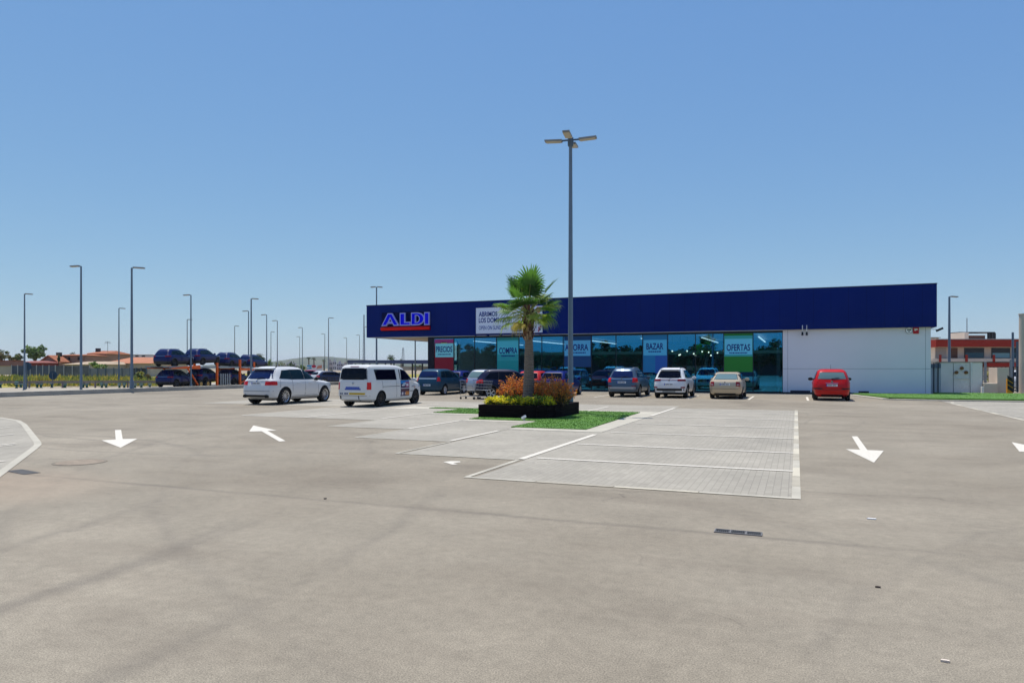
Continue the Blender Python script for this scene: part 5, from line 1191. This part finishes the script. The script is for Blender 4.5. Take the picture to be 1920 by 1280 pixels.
PWALL = mat('render_pale', (.40,.36,.32), .85, var=.1, scale=.4); PINKW = mat('pink_brick_wall', (.27,.14,.125), .85, var=.2, scale=.5)
px_wall('fence', 'blue-grey netted fence with pale posts in front of the terracotta houses', 'fence', 22, 104, 685.5, 705, 104, 104, FENCEB, mat('fence_post',(.42,.42,.43),.6), posts=7)
px_wall('fence', 'dark grey slatted fence section behind the smaller round sign', 'fence', 104.5, 168, 685.5, 706, 104, 103, mat('fence_slate',(.11,.12,.135),.7,var=.35,scale=.9), mat('fence_post',(.42,.42,.43),.6), posts=4)
px_wall('fence', 'grey sheet-metal fence below the flowering bush', 'fence', 168.5, 244, 690.5, 709, 102, 101, FENCEG, DARKPOLE, posts=5)
px_wall('fence', 'dark open framed gate panels left of the transporter', 'gate', 246, 275, 690, 709, 100, 99, mat('gate_dark',(.06,.065,.07),.7,var=.4,scale=1), DARKPOLE, posts=3)
px_wall('wall', 'pale plastered wall at the far left edge', 'wall', -60, 21.5, 687, 702, 106, 105, PWALL, top=mat('tan_coping',(.40,.28,.18),.8))
px_wall('wall', 'pinkish brick wall below the leafy trees at far left', 'wall', -60, 46, 677, 690, 118, 117, PINKW, top=mat('red_coping',(.25,.08,.06),.8))
TILE = mat('terracotta_tiles', (.34,.125,.065), .85, var=.22, scale=.7, bump=.4, bscale=4); WALLR = mat('house_wall_rose', (.34,.20,.16), .85, var=.12, scale=.4); WALLC = mat('house_wall_cream', (.48,.41,.34), .85, var=.1, scale=.4)
WIN = mat('far_window', (.03,.035,.045), .15)
def house(label, px0, px1, Z, yridge, yeave, ybase, wall, roof=TILE, depth=9., gable=False, chim=None, wins=(), antenna=False, fascia=None):
    x0, y0 = at((px0+px1)/2, Z); w = (px1-px0)/F*Z/2; zr, ze = zat(yridge, Z), zat(yeave, Z)
    o = thing('house', label, 'house', (x0, y0, -.6), R(22)); zr += .6; ze += .6
    if gable:
        MB().vprism([(-w,0),(w,0),(w,ze),(0,zr-.15),(-w,ze)], 0, depth).build('wall', wall, o)
        g = MB()
        for sx in (-1,1): g.add([(sx*(w+.3),-.3,ze-.12),(0,-.3,zr),(0,depth+.3,zr),(sx*(w+.3),depth+.3,ze-.12),(sx*(w+.3),-.3,ze-.3),(0,-.3,zr-.2),(0,depth+.3,zr-.2),(sx*(w+.3),depth+.3,ze-.3)], [(0,1,2,3),(7,6,5,4),(0,4,5,1),(1,5,6,2),(2,6,7,3),(3,7,4,0)])
        rf = g.build('roof', roof, o)
    else:
        MB().box(-w,w,0,depth,0,ze).build('wall', wall, o)
        g = MB(); g.add([(-w-.3,-.4,ze+.003),(w+.3,-.4,ze+.003),(w+.3,depth+.4,ze+.003),(-w-.3,depth+.4,ze+.003),(-w*.75,depth*.5,zr),(w*.75,depth*.5,zr)], [(0,3,2,1),(0,1,5,4),(1,2,5),(2,3,4,5),(3,0,4)])
        rf = g.build('roof', roof, o)
    if fascia is not None: MB().box(-w-.32,w+.32,-.46,-.40,ze-.2,ze+.02).build('eaves', fascia, o)
    if chim: 
        cx_ = (chim[0]-(px0+px1)/2)/F*Z; zc = zat(chim[1],Z)+.6; MB().box(cx_-.35,cx_+.35,depth*.3,depth*.3+.7,ze,zc).build('chimney', mat('chimney_dark',(.07,.06,.06),.8), rf)
    for (a, b, t_, u) in wins:
        xa, xb = (a-(px0+px1)/2)/F*Z, (b-(px0+px1)/2)/F*Z; fr_ = MB().box(xa-.08,xb+.08,-.06,-.003,zat(u,Z)+.52,zat(t_,Z)+.68).build('window', wall, o); MB().box(xa,xb,-.075,-.063,zat(u,Z)+.6,zat(t_,Z)+.6).build('pane', WIN, fr_)
    if antenna:
        g = MB().bar((w*.35,depth*.3,ze),(w*.35,depth*.3,zr+1.9),.05); [g.bar((w*.35-.7+.1*i,depth*.3,zr+1.5+.15*i),(w*.35+.7-.1*i,depth*.3,zr+1.5+.15*i),.04) for i in range(3)]; g.build('aerial', DARKSTEEL, o)
    return o
house('small house with a steep terracotta gable and dark chimney left of the tall lamp', 76, 107, 128, 665.5, 677, 684, WALLR, gable=True, chim=(90.5,660), wins=((88,91,677,682),(97,100,677,682)), fascia=mat('red_eaves',(.3,.03,.02),.7))
house('long rose-coloured house with roof terrace behind the tall lamp at left', 108, 160, 132, 663.5, 666, 684, WALLR, TILE, depth=7, wins=((114,118,669,675),(128,132,669,675),(146,150,669,675)))
house('terracotta-roofed house with an aerial between the two tall lamps', 163, 199, 140, 656.5, 663, 684, WALLR, TILE, chim=(167,652), wins=((172,176,667,673),(186,190,667,673)), antenna=True)
house('low house with a broad orange-tan tiled roof left of the transporter', 196, 283, 124, 668.5, 681, 690, WALLC, mat('orange_tiles',(.42,.175,.095),.85,var=.2,scale=.6), depth=14)
house('low tan-roofed shed behind the flowering bush', 122, 200, 118, 677, 683, 690, WALLC, mat('tan_roof',(.42,.32,.22),.85,var=.15,scale=.5), depth=10)
house('white flat-roofed block on the horizon left of the transporter', 240, 284, 200, 663.5, 664.5, 676, mat('far_white_block',(.52,.52,.52),.8), mat('grey_flat_roof',(.4,.4,.4),.8), wins=((244,249,666,669),(254,260,666,669),(266,272,666,669)))
house('dark red lean-to with a low roof under the leafy tree', 36, 76, 122, 676, 680, 690, mat('dark_red_wall',(.22,.05,.05),.8), mat('dark_red_roof',(.25,.09,.075),.85), depth=5)
# trees on the left
LGT = [leafmat('leaf_light_a',(.16,.23,.06)), leafmat('leaf_light_b',(.11,.18,.05)), leafmat('leaf_light_c',(.06,.10,.03))]
OLV = [leafmat('leaf_olive_a',(.13,.15,.05)), leafmat('leaf_olive_b',(.09,.11,.035)), leafmat('leaf_brown',(.17,.12,.06))]
tree('tree', 'leafy light-green tree with an airy crown behind the larger round sign', 65, 142, 646, 677, 44, 5, LGT, 1500, clumps=22, size=.42)
tree('tree', 'brownish olive tree cut by the left edge of the view', 4, 150, 653, 682, 34, 6, OLV, 900)
tree('tree', 'small rounded tree left of the airy light-green tree', 37, 138, 659, 677, 14, 7, LEAF, 450)
tree('tree', 'low olive bush behind the pinkish wall', 25, 130, 664, 680, 22, 8, OLV, 450)
tree('bush', 'light green flowering bush above the grey sheet fence', 189, 110, 677, 697, 36, 9, LGT, 700, trunk=.08, size=.35)
tree('bush', 'pink-flowered bush hanging over the grey fence', 190, 108, 686, 693, 14, 19, [mat('bougainvillea',(.45,.08,.22),.6), LGT[0], LGT[1]], 200, trunk=.06, size=.25)
tree('bush', 'yellow-green bush beside the dark gate panels', 263, 92, 694, 712, 16, 10, [WEED[0], WEED[1], LGT[0]], 350, trunk=.08)
tree('bush', 'low dry shrub just left of the transporter tail', 279, 90, 699, 713, 9, 12, [WEED[0], OLV[2], LGT[0]], 200, trunk=.06)
tree('bush', 'dark conical shrub beside the terraced rose house', 110, 126, 664, 680, 5, 13, [LEAF[2], LEAF[2], OLV[1]], 160, trunk=.1)
# far palms
def far_palm(label, px, Z, ytop, ybase, wpx, seed, zg=-.6, dark=False):
    o = thing('palm_tree', label, 'palm tree', (*at(px,Z), zg)); H_ = zat(ytop,Z)-zg; w = wpx/F*Z/2; rnd = random.Random(seed); hc = H_-w*.75
    MB().tube([(0,0,0),(.05,0,hc*.5),(0,0,hc)], [.28,.22,.18], 8).build('trunk', BARK, o, 40)
    g = MB()
    for i in range(34):
        az = i*2.4; el = R(rnd.uniform(-25,75)); L = w*rnd.uniform(.85,1.1); pr = Vector((0,0,hc)); sd = Vector((-math.sin(az),math.cos(az),0))
        for k in range(6):
            t = (k+1)/6; e = el - t*t*1.1; q = Vector((math.cos(az)*math.cos(el)*L*t, math.sin(az)*math.cos(el)*L*t, hc + math.sin(el)*L*t - .45*L*t*t))
            wd = L*.17*math.sin(math.pi*min(.97,t*.9+.08)); 
            if k: g.add([pr-sd*pw, pr+sd*pw, q+sd*wd-Vector((0,0,wd*.5)), q-sd*wd-Vector((0,0,wd*.5))], [(0,1,2,3)], i%2)
            pr, pw = q, wd
    g.build('crown', [LEAF[0], LEAF[2]] if not dark else [LEAF[2], OLV[1]], o, fix=False); return o
far_palm('dark feathery palm at the front end of the transporter', 485, 130, 656, 690, 34, 1, dark=True)
far_palm('small far palm left of the billboard', 579, 260, 667, 695, 12, 2)
far_palm('small far palm above the billboard', 588.5, 260, 668, 695, 11, 3)
far_palm('thin palm between billboard and green bushes', 607.5, 200, 671, 700, 10, 4, dark=True)
far_palm('palm rising over the blue parking canopy under the shop eaves', 733, 150, 661, 690, 22, 5)
far_palm('small palm behind the terraced rose house', 137, 150, 657, 680, 17, 6)
far_palm('tiny palm tip right of the palm over the blue canopy', 752, 240, 671, 690, 9, 16)
# mid-distance greenery, billboard, cars and railing beside the white car
for i, (px, Z, y0, y1, w, lab) in enumerate(((505,150,672,692,24,'dusty green tree right of the dark palm'), (528,150,677,700,30,'yellowish green tree behind the white car roof'), (548,145,676,702,26,'mid green tree behind the bonnet of the white car'), (566,140,682,705,22,'brown-green tree left of the billboard'), (622,140,690,711,26,'bright green bush right of the billboard'), (638,150,697,712,16,'low green bush left of the white van'), (598,160,684,706,14,'dark green tree behind the billboard'))):
    tree('tree' if i not in (4,5) else 'bush', lab, px, Z, y0, y1, w, 40+i, [LGT, OLV, LEAF][i%3], 420, trunk=.2)
bx, by = at(590, 118); bb = thing('billboard', 'red white and blue billboard standing behind the bonnet of the white car', 'billboard', (bx,by,-.6), R(22)); w = 14.5/F*118; zt, zb = zat(683.5,118)+.6, zat(704,118)+.6
MB().box(-w,w,0,.15,zb,zt).build('board', mat('board_white',(.62,.60,.58),.5), bb)
g = MB(); h = zt-zb
g.box(-w+.02,w-.02,-.012,-.002,zb+.02,zb+h*.30,0); g.vprism([(-w+.02,zb+h*.68),(-w*.45,zb+h*.78),(-w*.35,zb+h*.62),(-w+.02,zb+h*.60)],-.012,-.002,0); g.vprism([(-w+.02,zb+h*.82),(-w*.5,zb+h*.80),(-w*.3,zb+h*.95),(-w+.02,zb+h*.96)],-.012,-.002,0)
blob(g,-w*.1,zb+h*.85,w*.28,h*.14,1,.014); g.vprism([(w*.2,zb+h*.62),(w*.95,zb+h*.68),(w*.95,zb+h*.98),(w*.4,zb+h*.9)],-.012,-.002,2); g.box(-w*.9,-w*.45,-.013,-.002,zb+h*.40,zb+h*.52,1); g.box(-w*.3,w*.9,-.012,-.002,zb+h*.38,zb+h*.44,3)
g.build('picture', [mat('board_blue',(.05,.28,.48),.5), mat('board_red',(.45,.03,.06),.5), mat('board_orange',(.55,.22,.14),.5), mat('board_grey',(.5,.48,.46),.5)], bb)
g = MB(); [g.box(x-.12,x+.12,.16,.36,0,zt-.3) for x in (-w*.7,0,w*.7)]; g.build('legs', GALV, bb)
far_car = veh(HAT_L, HAT_SIDE, paint('far_crimson', (.24,.02,.07)), 'crimson hatchback parked below the billboard beyond the white car', **{**C_HAT, 'tail': [(.64,-1.8,.78,.98,REDLENS)], 'group': 'cars parked beyond the railing', 'glass': DARKGLASS})
p = at(595, 92); put(far_car, *p, 15, -.1)
fc2 = veh(HAT_L, HAT_SIDE, paint('far_white', (.6,.61,.62)), 'white hatchback parked beyond the railing left of the white van', **{**C_HAT, 'tail': [(.64,-1.8,.78,.98,REDLENS)], 'group': 'cars parked beyond the railing', 'glass': DARKGLASS})
p = at(614, 86); put(fc2, *p, 70, -.2)
fc3 = veh(HAT_L, HAT_SIDE, paint('far_navy', (.02,.035,.09)), 'dark blue hatchback parked beyond the railing, nearest the white van', **{**C_HAT, 'tail': [(.64,-1.8,.78,.98,REDLENS)], 'group': 'cars parked beyond the railing', 'glass': DARKGLASS})
p = at(628, 84); put(fc3, *p, 40, -.2)
rl = thing('railing', 'thin dark post railing on the pale kerb between the white car and the van', 'railing', (0,0,0)); g = MB(); p, q = Vector(at(600, 74)), Vector(at(665, 68))
g.bar((p.x,p.y,.75),(q.x,q.y,.75),.05); g.bar((p.x,p.y,.35),(q.x,q.y,.35),.04)
for i in range(14): u = p.lerp(q,i/13); g.bar((u.x,u.y,-.3),(u.x,u.y,.75),.06)
g.build('bars', DARKSTEEL, rl)
kerb([at(590,76), at(640,70), at(800,66)], .5, .20, 'kerb', mat('tan_kerb',(.52,.42,.30),.85,var=.1), z0=.0)
# town and hills far behind
for px, Z, y0, y1, w, lab, c in ((619,620,678,692,9,'pale pink apartment block left of the white van, tallest of the far blocks',(.45,.38,.36)), (627,640,676.5,692,7,'narrow white apartment block with dark slots, far left of the white van',(.52,.50,.50)), (637,660,681,693,11,'wide lilac-grey apartment block far behind the white van',(.40,.37,.42)), (648,600,683.5,695,12,'low rosy apartment block touching the white van outline',(.46,.36,.33)), (545,900,680,690,16,'long white far block above the trees at the foot of the hill',(.5,.46,.45)), (657,700,679,690,9,'grey-violet block just left of the blue canopy',(.36,.34,.4))):
    x, y = at(px, Z); o = thing('apartment_block', lab, 'apartment block', (x,y,-.75), R(22)); hw = w/F*Z/2; h1 = zat(y0,Z)+.75; MB().box(-hw,hw,0,hw,0,h1).build('wall', mat('block_wall',c,.8,var=.06,scale=.1), o); g = MB(); nn = max(2,int(w/3)); st = max(2, int(h1/4))
    for i in range(nn):
        for k in range(st): xa = -hw + 2*hw*(i+.25)/nn; g.box(xa,xa+hw/nn,-.3,-.05,h1*(k+.3)/st,h1*(k+.72)/st)
    g.build('windows', WIN, o); MB().box(-hw*.5,hw*.3,hw*.3,hw*.7,h1+.003,h1+2.2).build('roof_hut', mat('block_wall',c,.8), o)
def hills():
    prof = [(380,684),(470,681),(500,679),(530,675),(555,671.5),(575,669),(597,668),(620,668.6),(645,671),(670,673),(690,675),(720,676),(760,678),(800,680),(900,682),(1100,684),(1500,683),(1900,680),(2200,682)]
    vs, fs = [], []; rnd = random.Random(2); n = 240
    rows = ((1500, -.02), (1750, .35), (2000,.75), (2300, 1.0), (2700,.55), (3100,.0))
    for r_, (Z, k) in enumerate(rows):
        for i in range(n):
            px = 380 + (2200-380)*i/(n-1); j = max(q for q in range(len(prof)-1) if prof[q][0] <= px); a, b = prof[j], prof[j+1]; y = a[1]+(b[1]-a[1])*(px-a[0])/(b[0]-a[0])
            h = zat(y, 2300); x_, y_ = at(px, Z); vs.append((x_, y_, -1 + (h+1)*k + (rnd.uniform(-1.2,1.2) if 0 < k < 1 else rnd.uniform(-.5,.5))))
    for r_ in range(len(rows)-1):
        for i in range(n-1): fs.append((r_*n+i, r_*n+i+1, (r_+1)*n+i+1, (r_+1)*n+i))
    m, nt, b = new_mat('hill_scrub'); vec = coords(nt); f = noise(nt, vec, .02, 6, .7); nt.links.new(ramp(nt, f, [(.35,(.035,.055,.03)),(.55,(.075,.085,.045)),(.75,(.19,.16,.11))]), b.inputs['Base Color']); b.inputs['Roughness'].default_value = .95
    struct(MB().add(vs, fs).build('hills', m, None, 80))
hills()
# blue parking canopy left of the shop, behind
cp = thing('parking_canopy', 'long flat navy-edged parking canopy behind the white van', 'canopy', (0,0,0)); a, b = Vector(at(651,128)), Vector(at(812,98)); za, zb_ = 3.05, 2.75; d = (b-a).normalized(); nn = Vector((-d.y,d.x))
g = MB(); h = .52
g.add([(a.x,a.y,za-h),(b.x,b.y,zb_-h),(b.x,b.y,zb_),(a.x,a.y,za)] + [(p.x+nn.x*6,p.y+nn.y*6,z) for p, z in ((a,za-h),(b,zb_-h),(b,zb_),(a,za))], [(0,1,2,3),(7,6,5,4),(0,4,5,1),(3,2,6,7),(0,3,7,4),(1,5,6,2)]); g.build('roof', mat('canopy_blue',(.006,.02,.10),.5), cp)
for i in range(10):
    p = a.lerp(b,(i+.3)/10)+nn*1.2; MB().box(p.x-.09,p.x+.09,p.y-.09,p.y+.09,0,2.4).build('column', DARKSTEEL, cp)
pb = px_wall('wall', 'pale low wall under the blue parking canopy', 'wall', 690, 815, 687, 694, 112, 106, PWALL)
for i, (px, Z, w, y0, y1, lab) in enumerate(((742,140,26,683,693,'low green hedge clump under the blue canopy, left'), (780,140,22,684,693,'low green hedge clump under the blue canopy, right'))): tree('bush', lab, px, Z, y0, y1, w, 60+i, LGT, 260, trunk=.1)
# ================================================================ right of the shop
REDB = mat('red_fascia_band', (.36,.028,.014), .6, var=.12, scale=.3); CREAM = mat('cream_render', (.64,.54,.44), .8, var=.08, scale=.4); BROWNW = mat('dark_brown_panel', (.14,.075,.055), .7, var=.2, scale=.6)
ZR = 92.; bx, by = at(1756, ZR); rb = thing('office_building', 'two-storey cream building with a dark red roof band behind the shop', 'building', (bx,by,0), R(22)); u = ZR/F
def rx(px): return (px-1756)*u
W2 = rx(1990); zt = lambda y: zat(y, ZR)
MB().box(0,W2,0.35,18,0,zt(637)).build('wall', CREAM, rb)
g = MB(); g.box(-.4,W2,-.9,.3,zt(650),zt(637.5)); g.box(-.6,-.4,-.9,18,zt(651),zt(637)); g.build('roof_band', REDB, rb); MB().box(-.6,W2,-.95,.4,zt(637)+.003,zt(635.6)).build('coping', PWALL, rb)
for xa, xb, m_, lab in ((1758,1777,PWALL,''),(1784,1798,BROWNW,''),(1811,1848,WIN,''),(1862,1897,WIN,''),(1900,1920,WIN,'')):
    wn = MB().box(rx(xa),rx(xb),.28,.33,zt(671),zt(652)).build('window', m_, rb); 
    if m_ is WIN: MB().box(rx(xa)+.1,rx(xb)-.1,.25,.275,zt(670.5),zt(661) if xa != 1862 else zt(661.5)).build('pane', mat('far_pane_blue',(.03,.10,.14),.1) if xa != 1862 else mat('far_pane_pale',(.20,.38,.42),.2), wn)
MB().box(-.3,W2,-.5,.3,zt(678),zt(672)).build('balcony_slab', CREAM, rb)
for px in (1756,1805,1856,1909): MB().box(rx(px),rx(px+4.5),-.56,-.52,zt(678.5),zt(665)).build('pier', REDB, rb)
MB().box(rx(1845),W2,-.7,.3,zt(688),zt(680)).build('lower_band', REDB, rb)
g = MB(); g.box(rx(1778),rx(1795),4,7,zt(635.5),zt(631)); g.build('roof_box', CREAM, rb); MB().box(rx(1776.5),rx(1796.5),3.7,7.3,zt(631)+.003,zt(629.8)).build('roof_box_lid', DARKSTEEL, rb)
g = MB(); g.box(rx(1836),rx(1844),3,6,zt(636),zt(620.5),0); g.box(rx(1844),rx(1915),5,7,zt(620.5),zt(618.5),1); g.box(rx(1856),rx(1900),5.5,8,zt(634),zt(625),2); g.box(rx(1858),rx(1896),5.2,5.45,zt(634),zt(631.5),3)
for x in (1846,1853,1902,1908,1913): g.box(rx(x),rx(x)+.25,5,5.3,zt(636),zt(620.4),1)
g.build('roof_plant', [CREAM, DARKSTEEL, mat('plant_rust',(.20,.10,.075),.8), DARKSTEEL], rb); MB().bar((rx(1868.5),6,zt(620)),(rx(1868.5),6,zt(590)),.08).build('aerial', GALV, rb)
g = MB(); g.box(0,rx(1840),-.2,.3,zt(690),zt(679)); g.build('ground_floor', WIN, rb)
# precast wall with stains
def stained():
    m, nt, b = new_mat('stained_precast'); vec = coords(nt, (1.6,1.6,1.0)); f = noise(nt, vec, .9, 5, .65); g_ = noise(nt, vec, 5, 3, .6)
    col = mixc(nt, ramp(nt, f, [(.58,0.),(.66,.85)]), ramp(nt, g_, [(.3,(.72,.67,.62)),(.7,(.84,.79,.74))]), (.20,.12,.05)); nt.links.new(col, b.inputs['Base Color']); b.inputs['Roughness'].default_value = .9; return m
STAIN = stained(); PREC = mat('precast_grey', (.82,.76,.70), .9, var=.07, scale=.8, bump=.15)
Yw = 53.0; xa, xb = BX1+.3, onY(1842, Yw); zt_ = zat(680, dep(10,Yw))
pw = thing('boundary_wall', 'pale precast concrete boundary wall with brown stains right of the shop', 'wall', (0,Yw,0))
for i, (p0, p1, m_) in enumerate(((1764,1787,PREC),(1788,1819,STAIN),(1823,1842,PREC))): MB().box(onY(p0,Yw),onY(p1,Yw),0,.18,.0,zt_).build('panel', m_, pw)
MB().box(onY(1819.3,Yw),onY(1822.7,Yw),-.08,.2,0,zt_+.02).build('pillar', WHITE, pw); MB().box(onY(1787.1,Yw),onY(1787.9,Yw),.02,.18,0,zt_-.02).build('joint', DARKSTEEL, pw)
MB().box(onY(1745,Yw),onY(1842,Yw),-.03,.22,zt_+.003,zt_+.05).build('coping', CONC, pw)
MB().bar((onY(1789,Yw),-.04,zat(709,dep(10,Yw))),(onY(1819,Yw),-.04,zat(709,dep(10,Yw))),.05).build('rail', WHITE, pw)
for px in (1793,1803,1811): MB().lathe([(.06,-.1),(.11,-.1),(.11,-.0),(.06,.0)], 10, 0, 'y', (onY(px,Yw),-.02,zat(690+(px%3)*4,dep(10,Yw)))).build('bracket', mat('rust_iron',(.20,.09,.03),.8), pw)
g = MB(); 
gt = thing('metal_gate', 'narrow pale metal gate with dark bars between shop corner and precast wall', 'gate', (0,Yw,0)); MB().box(onY(1745,Yw),onY(1764,Yw),.02,.10,0,zt_-.05).build('panel', mat('gate_pale',(.50,.53,.55),.5), gt)
for px in (1750,1758): MB().box(onY(px,Yw),onY(px+1.6,Yw),-.06,.015,0,zt_).build('bar', DARKSTEEL, gt)
MB().box(onY(1745,Yw),onY(1764,Yw),-.05,.018,zt_-.33,zt_-.06).build('header', mat('gate_header',(.12,.15,.2),.5), gt)
def slab_px(name, label, cat, px0, px1, ytop, Y, th, m, z0=.0, pxb=None):
    x0, x1 = onY(px0,Y), onY(px1,Y); z = zat(ytop, dep((x0+x1)/2,Y)); o = MB().box(0,x1-x0,0,th,z0,z).build(name, m, loc=(x0,Y,0), bevel=.015); return tag(o, label, cat)
slab_px('low_wall','low cream wall stub right of the precast wall','wall',1845,1871,718.5,52.6,.9,CREAM)
slab_px('wall_post','short white post at the end of the low cream wall','post',1841,1845,725,52.3,.3,WHITE)
slab_px('wall','tall cream slab wall behind the striped column','wall',1870,1892,689,52.9,2.2,CREAM)
o = thing('striped_column', 'short column with black and yellow hazard stripes at the right edge', 'column', (onY(1894,51.9),51.9,.12)); Zc = dep(onY(1894,51.9),51.9); hh = zat(709.5,Zc)-.12; w = 4.4/F*Zc
MB().box(-w,w,0,w*2,0,hh).build('shaft', mat('hazard_yellow',(.62,.27,.015),.6), o)
g = MB()
for i in range(3):
    z0 = hh*(.06+.33*i); g.vprism([(-w,z0+.22),(w,z0),(w,z0+.24),(-w,z0+.46)], -.006, -.001); g.add([(w+.001,0,z0),(w+.001,2*w,z0+.2),(w+.001,2*w,z0+.44),(w+.001,0,z0+.24)],[(0,1,2,3)])
g.build('stripe', BLACK, o)
for px, h0, Y, m_, lab in ((1847.5,678,56,GALV,'thin pale steel post behind the low cream wall'),(1895.5,674,57,GALV,'steel post standing behind the striped column'),(1899,623,60,POLE,'tall pale mast right of the striped column'),(1907.5,640,59,DARKPOLE,'dark tall post at the right of the red-banded building')):
    x = onY(px,Y); Zq = dep(x,Y); tag(MB().lathe([(.09,0),(.075,zat(h0,Zq))], 10, 0, 'z').build('steel_post', m_, loc=(x,Y,0)), lab, 'post')
o = thing('gate_pillar', 'thick cream pillar cut by the right edge of the view', 'pillar', (onY(1921,54),54,0)); Zq = dep(onY(1921,54),54); MB().lathe([(.30,0),(.30,zat(590,Zq)),(.33,zat(590,Zq)),(.33,zat(588,Zq))], 20, 0, 'z').build('shaft', CREAM, o, 40)
fn = thing('wire_fence', 'dark wire fence with weeds behind the low cream wall', 'fence', (0,57.5,0)); g = MB(); x0, x1 = onY(1842,57.5), onY(1930,57.5)
for i in range(13): x = x0+(x1-x0)*i/12; g.bar((x,0,0),(x,0,1.75),.05)
for z in (.3,.7,1.1,1.5,1.75): g.bar((x0,0,z),(x1,0,z),.025)
g.build('wires', DARKSTEEL, fn)
tree('bush', 'dry yellow-green bush behind the wire fence', 1862, 66, 697, 719, 22, 71, [WEED[1], OLV[2], LGT[1]], 320, trunk=.06, zg=0, size=.25)
rv = veh(HAT_L, HAT_SIDE, paint('right_white', (.66,.67,.68)), 'white car at the far right edge behind the striped column', **{**C_HAT, 'tail': [(.64,-1.8,.78,.98,REDLENS)], 'group': 'cars beyond the right lawn', 'glass': DARKGLASS})
p = at(1917, 52.5); put(rv, *p, 75, .02)
# ================================================================ what the glass front mirrors: trees and a low roof on the far side of the plot
hedge0 = tree('tree', 'round green tree of the row facing the shop', 0, 10, 600, 700, 10, 90, LEAF, 500, zg=0)
bpy.data.objects.remove(hedge0.children[0]); 
for c in list(hedge0.children): bpy.data.objects.remove(c)
bpy.data.objects.remove(hedge0)
proto = None; rnd = random.Random(50)
for i in range(60):
    x = -95 + i*2.7 + rnd.uniform(-1.5,1.5); y = -44 + rnd.uniform(-3,3); s = rnd.uniform(.75,1.35)
    if proto is None:
        proto = thing('tree', 'round green tree of the row facing the shop', 'tree', (x,y,0), group='trees facing the shop'); MB().tube([(0,0,0),(0,.1,1.2),(0,0,2.6)],[.22,.16,.08],8).build('trunk', BARK, proto, 40); leaf_cloud(MB(), (0,0,3.0), (3.0,3.0,2.2), 1100, .45, 90).build('crown', [LEAF[2], LEAF[0], LEAF[2]], proto, fix=False); o = proto
    else: o = copy_tree(proto); o.location = (x,y,0)
    o.scale = (s,s,s*rnd.uniform(.85,1.1)); o.rotation_euler = (0,0,rnd.random()*6)
sh_ = thing('low_building', 'long brown-roofed building across the plot from the shop', 'building', (-30,-60,0)); MB().box(-70,80,-12,0,0,4.6).build('wall', mat('brown_wall',(.035,.03,.03),.8), sh_); MB().box(-70.5,80.5,-12.5,.8,4.603,5.2).build('roof', mat('brown_roof',(.30,.19,.11),.8), sh_)

mc = thing('parking_canopy', 'long tan-edged parking canopy across the plot from the shop', 'canopy', (-22,-30,0)); MB().box(-34,44,-3,0,4.2,4.7).build('roof', mat('tan_canopy',(.34,.20,.11),.7), mc)
for i in range(9): MB().box(-33+9.4*i,-32.8+9.4*i,-1.6,-1.4,0,4.2).build('column', DARKSTEEL, mc)
# ================================================================ the air: far things fade a little
m, nt, b = new_mat('haze_air'); out = nt.nodes['Material Output']; nt.nodes.remove(b)
pv = nt.nodes.new('ShaderNodeVolumePrincipled'); pv.inputs['Color'].default_value = (.86,.92,1.0,1); pv.inputs['Density'].default_value = .00011; pv.inputs['Anisotropy'].default_value = .2
nt.links.new(pv.outputs[0], out.inputs['Volume'])
struct(MB().box(-4100,4100,-450,5100,-1.75,62).build('haze', m), 'stuff')
# ================================================================ light, sky, camera
SUNV = Vector((-2.43, 1.83, 10.27)).normalized()
el = math.asin(SUNV.z); rot = math.atan2(SUNV.x, SUNV.y)
w = bpy.data.worlds.new('World'); SC.world = w; w.use_nodes = True; nt = w.node_tree
sk = nt.nodes.new('ShaderNodeTexSky'); sk.sky_type = 'NISHITA'; sk.sun_disc = False; sk.sun_elevation = el; sk.sun_rotation = rot
sk.altitude = 0; sk.air_density = 1.0; sk.dust_density = .15; sk.ozone_density = 1.6
bg = nt.nodes['Background']; bg.inputs[1].default_value = .105
sep = nt.nodes.new('ShaderNodeSeparateColor'); cmb = nt.nodes.new('ShaderNodeCombineColor'); nt.links.new(sk.outputs[0], sep.inputs[0])
S_ = .105
for i, (g_, a_) in enumerate(((.74, .579), (.588, .687), (.25, .77))):     # clearer, bluer air than the plain model
    v = math_(nt, 'POWER', math_(nt, 'MULTIPLY', sep.outputs[i], S_), g_); nt.links.new(math_(nt, 'MULTIPLY', v, a_/S_), cmb.inputs[i])
nt.links.new(cmb.outputs[0], bg.inputs[0])
ld = bpy.data.lights.new('sun', 'SUN'); ld.energy = 4.9; ld.angle = R(.53); ld.color = (1.0,.955,.89)
lo = bpy.data.objects.new('sun', ld); COL.objects.link(lo); lo.rotation_euler = SUNV.to_track_quat('Z', 'Y').to_euler(); lo.location = (0,0,60)
cam = bpy.data.cameras.new('camera'); co = bpy.data.objects.new('camera', cam); COL.objects.link(co); SC.camera = co
co.location = (0,0,EYE); co.rotation_euler = (R(90), 0, TH); cam.sensor_width = 36; cam.lens = 36*F/1920; cam.shift_y = (HZ-640)/1920; cam.clip_start = .1; cam.clip_end = 12000
SC.view_settings.view_transform = 'Standard'; SC.view_settings.look = 'None'; SC.view_settings.exposure = 0; SC.view_settings.gamma = 1
SC.cycles.max_bounces = 8; SC.cycles.transparent_max_bounces = 12; SC.cycles.use_denoising = True
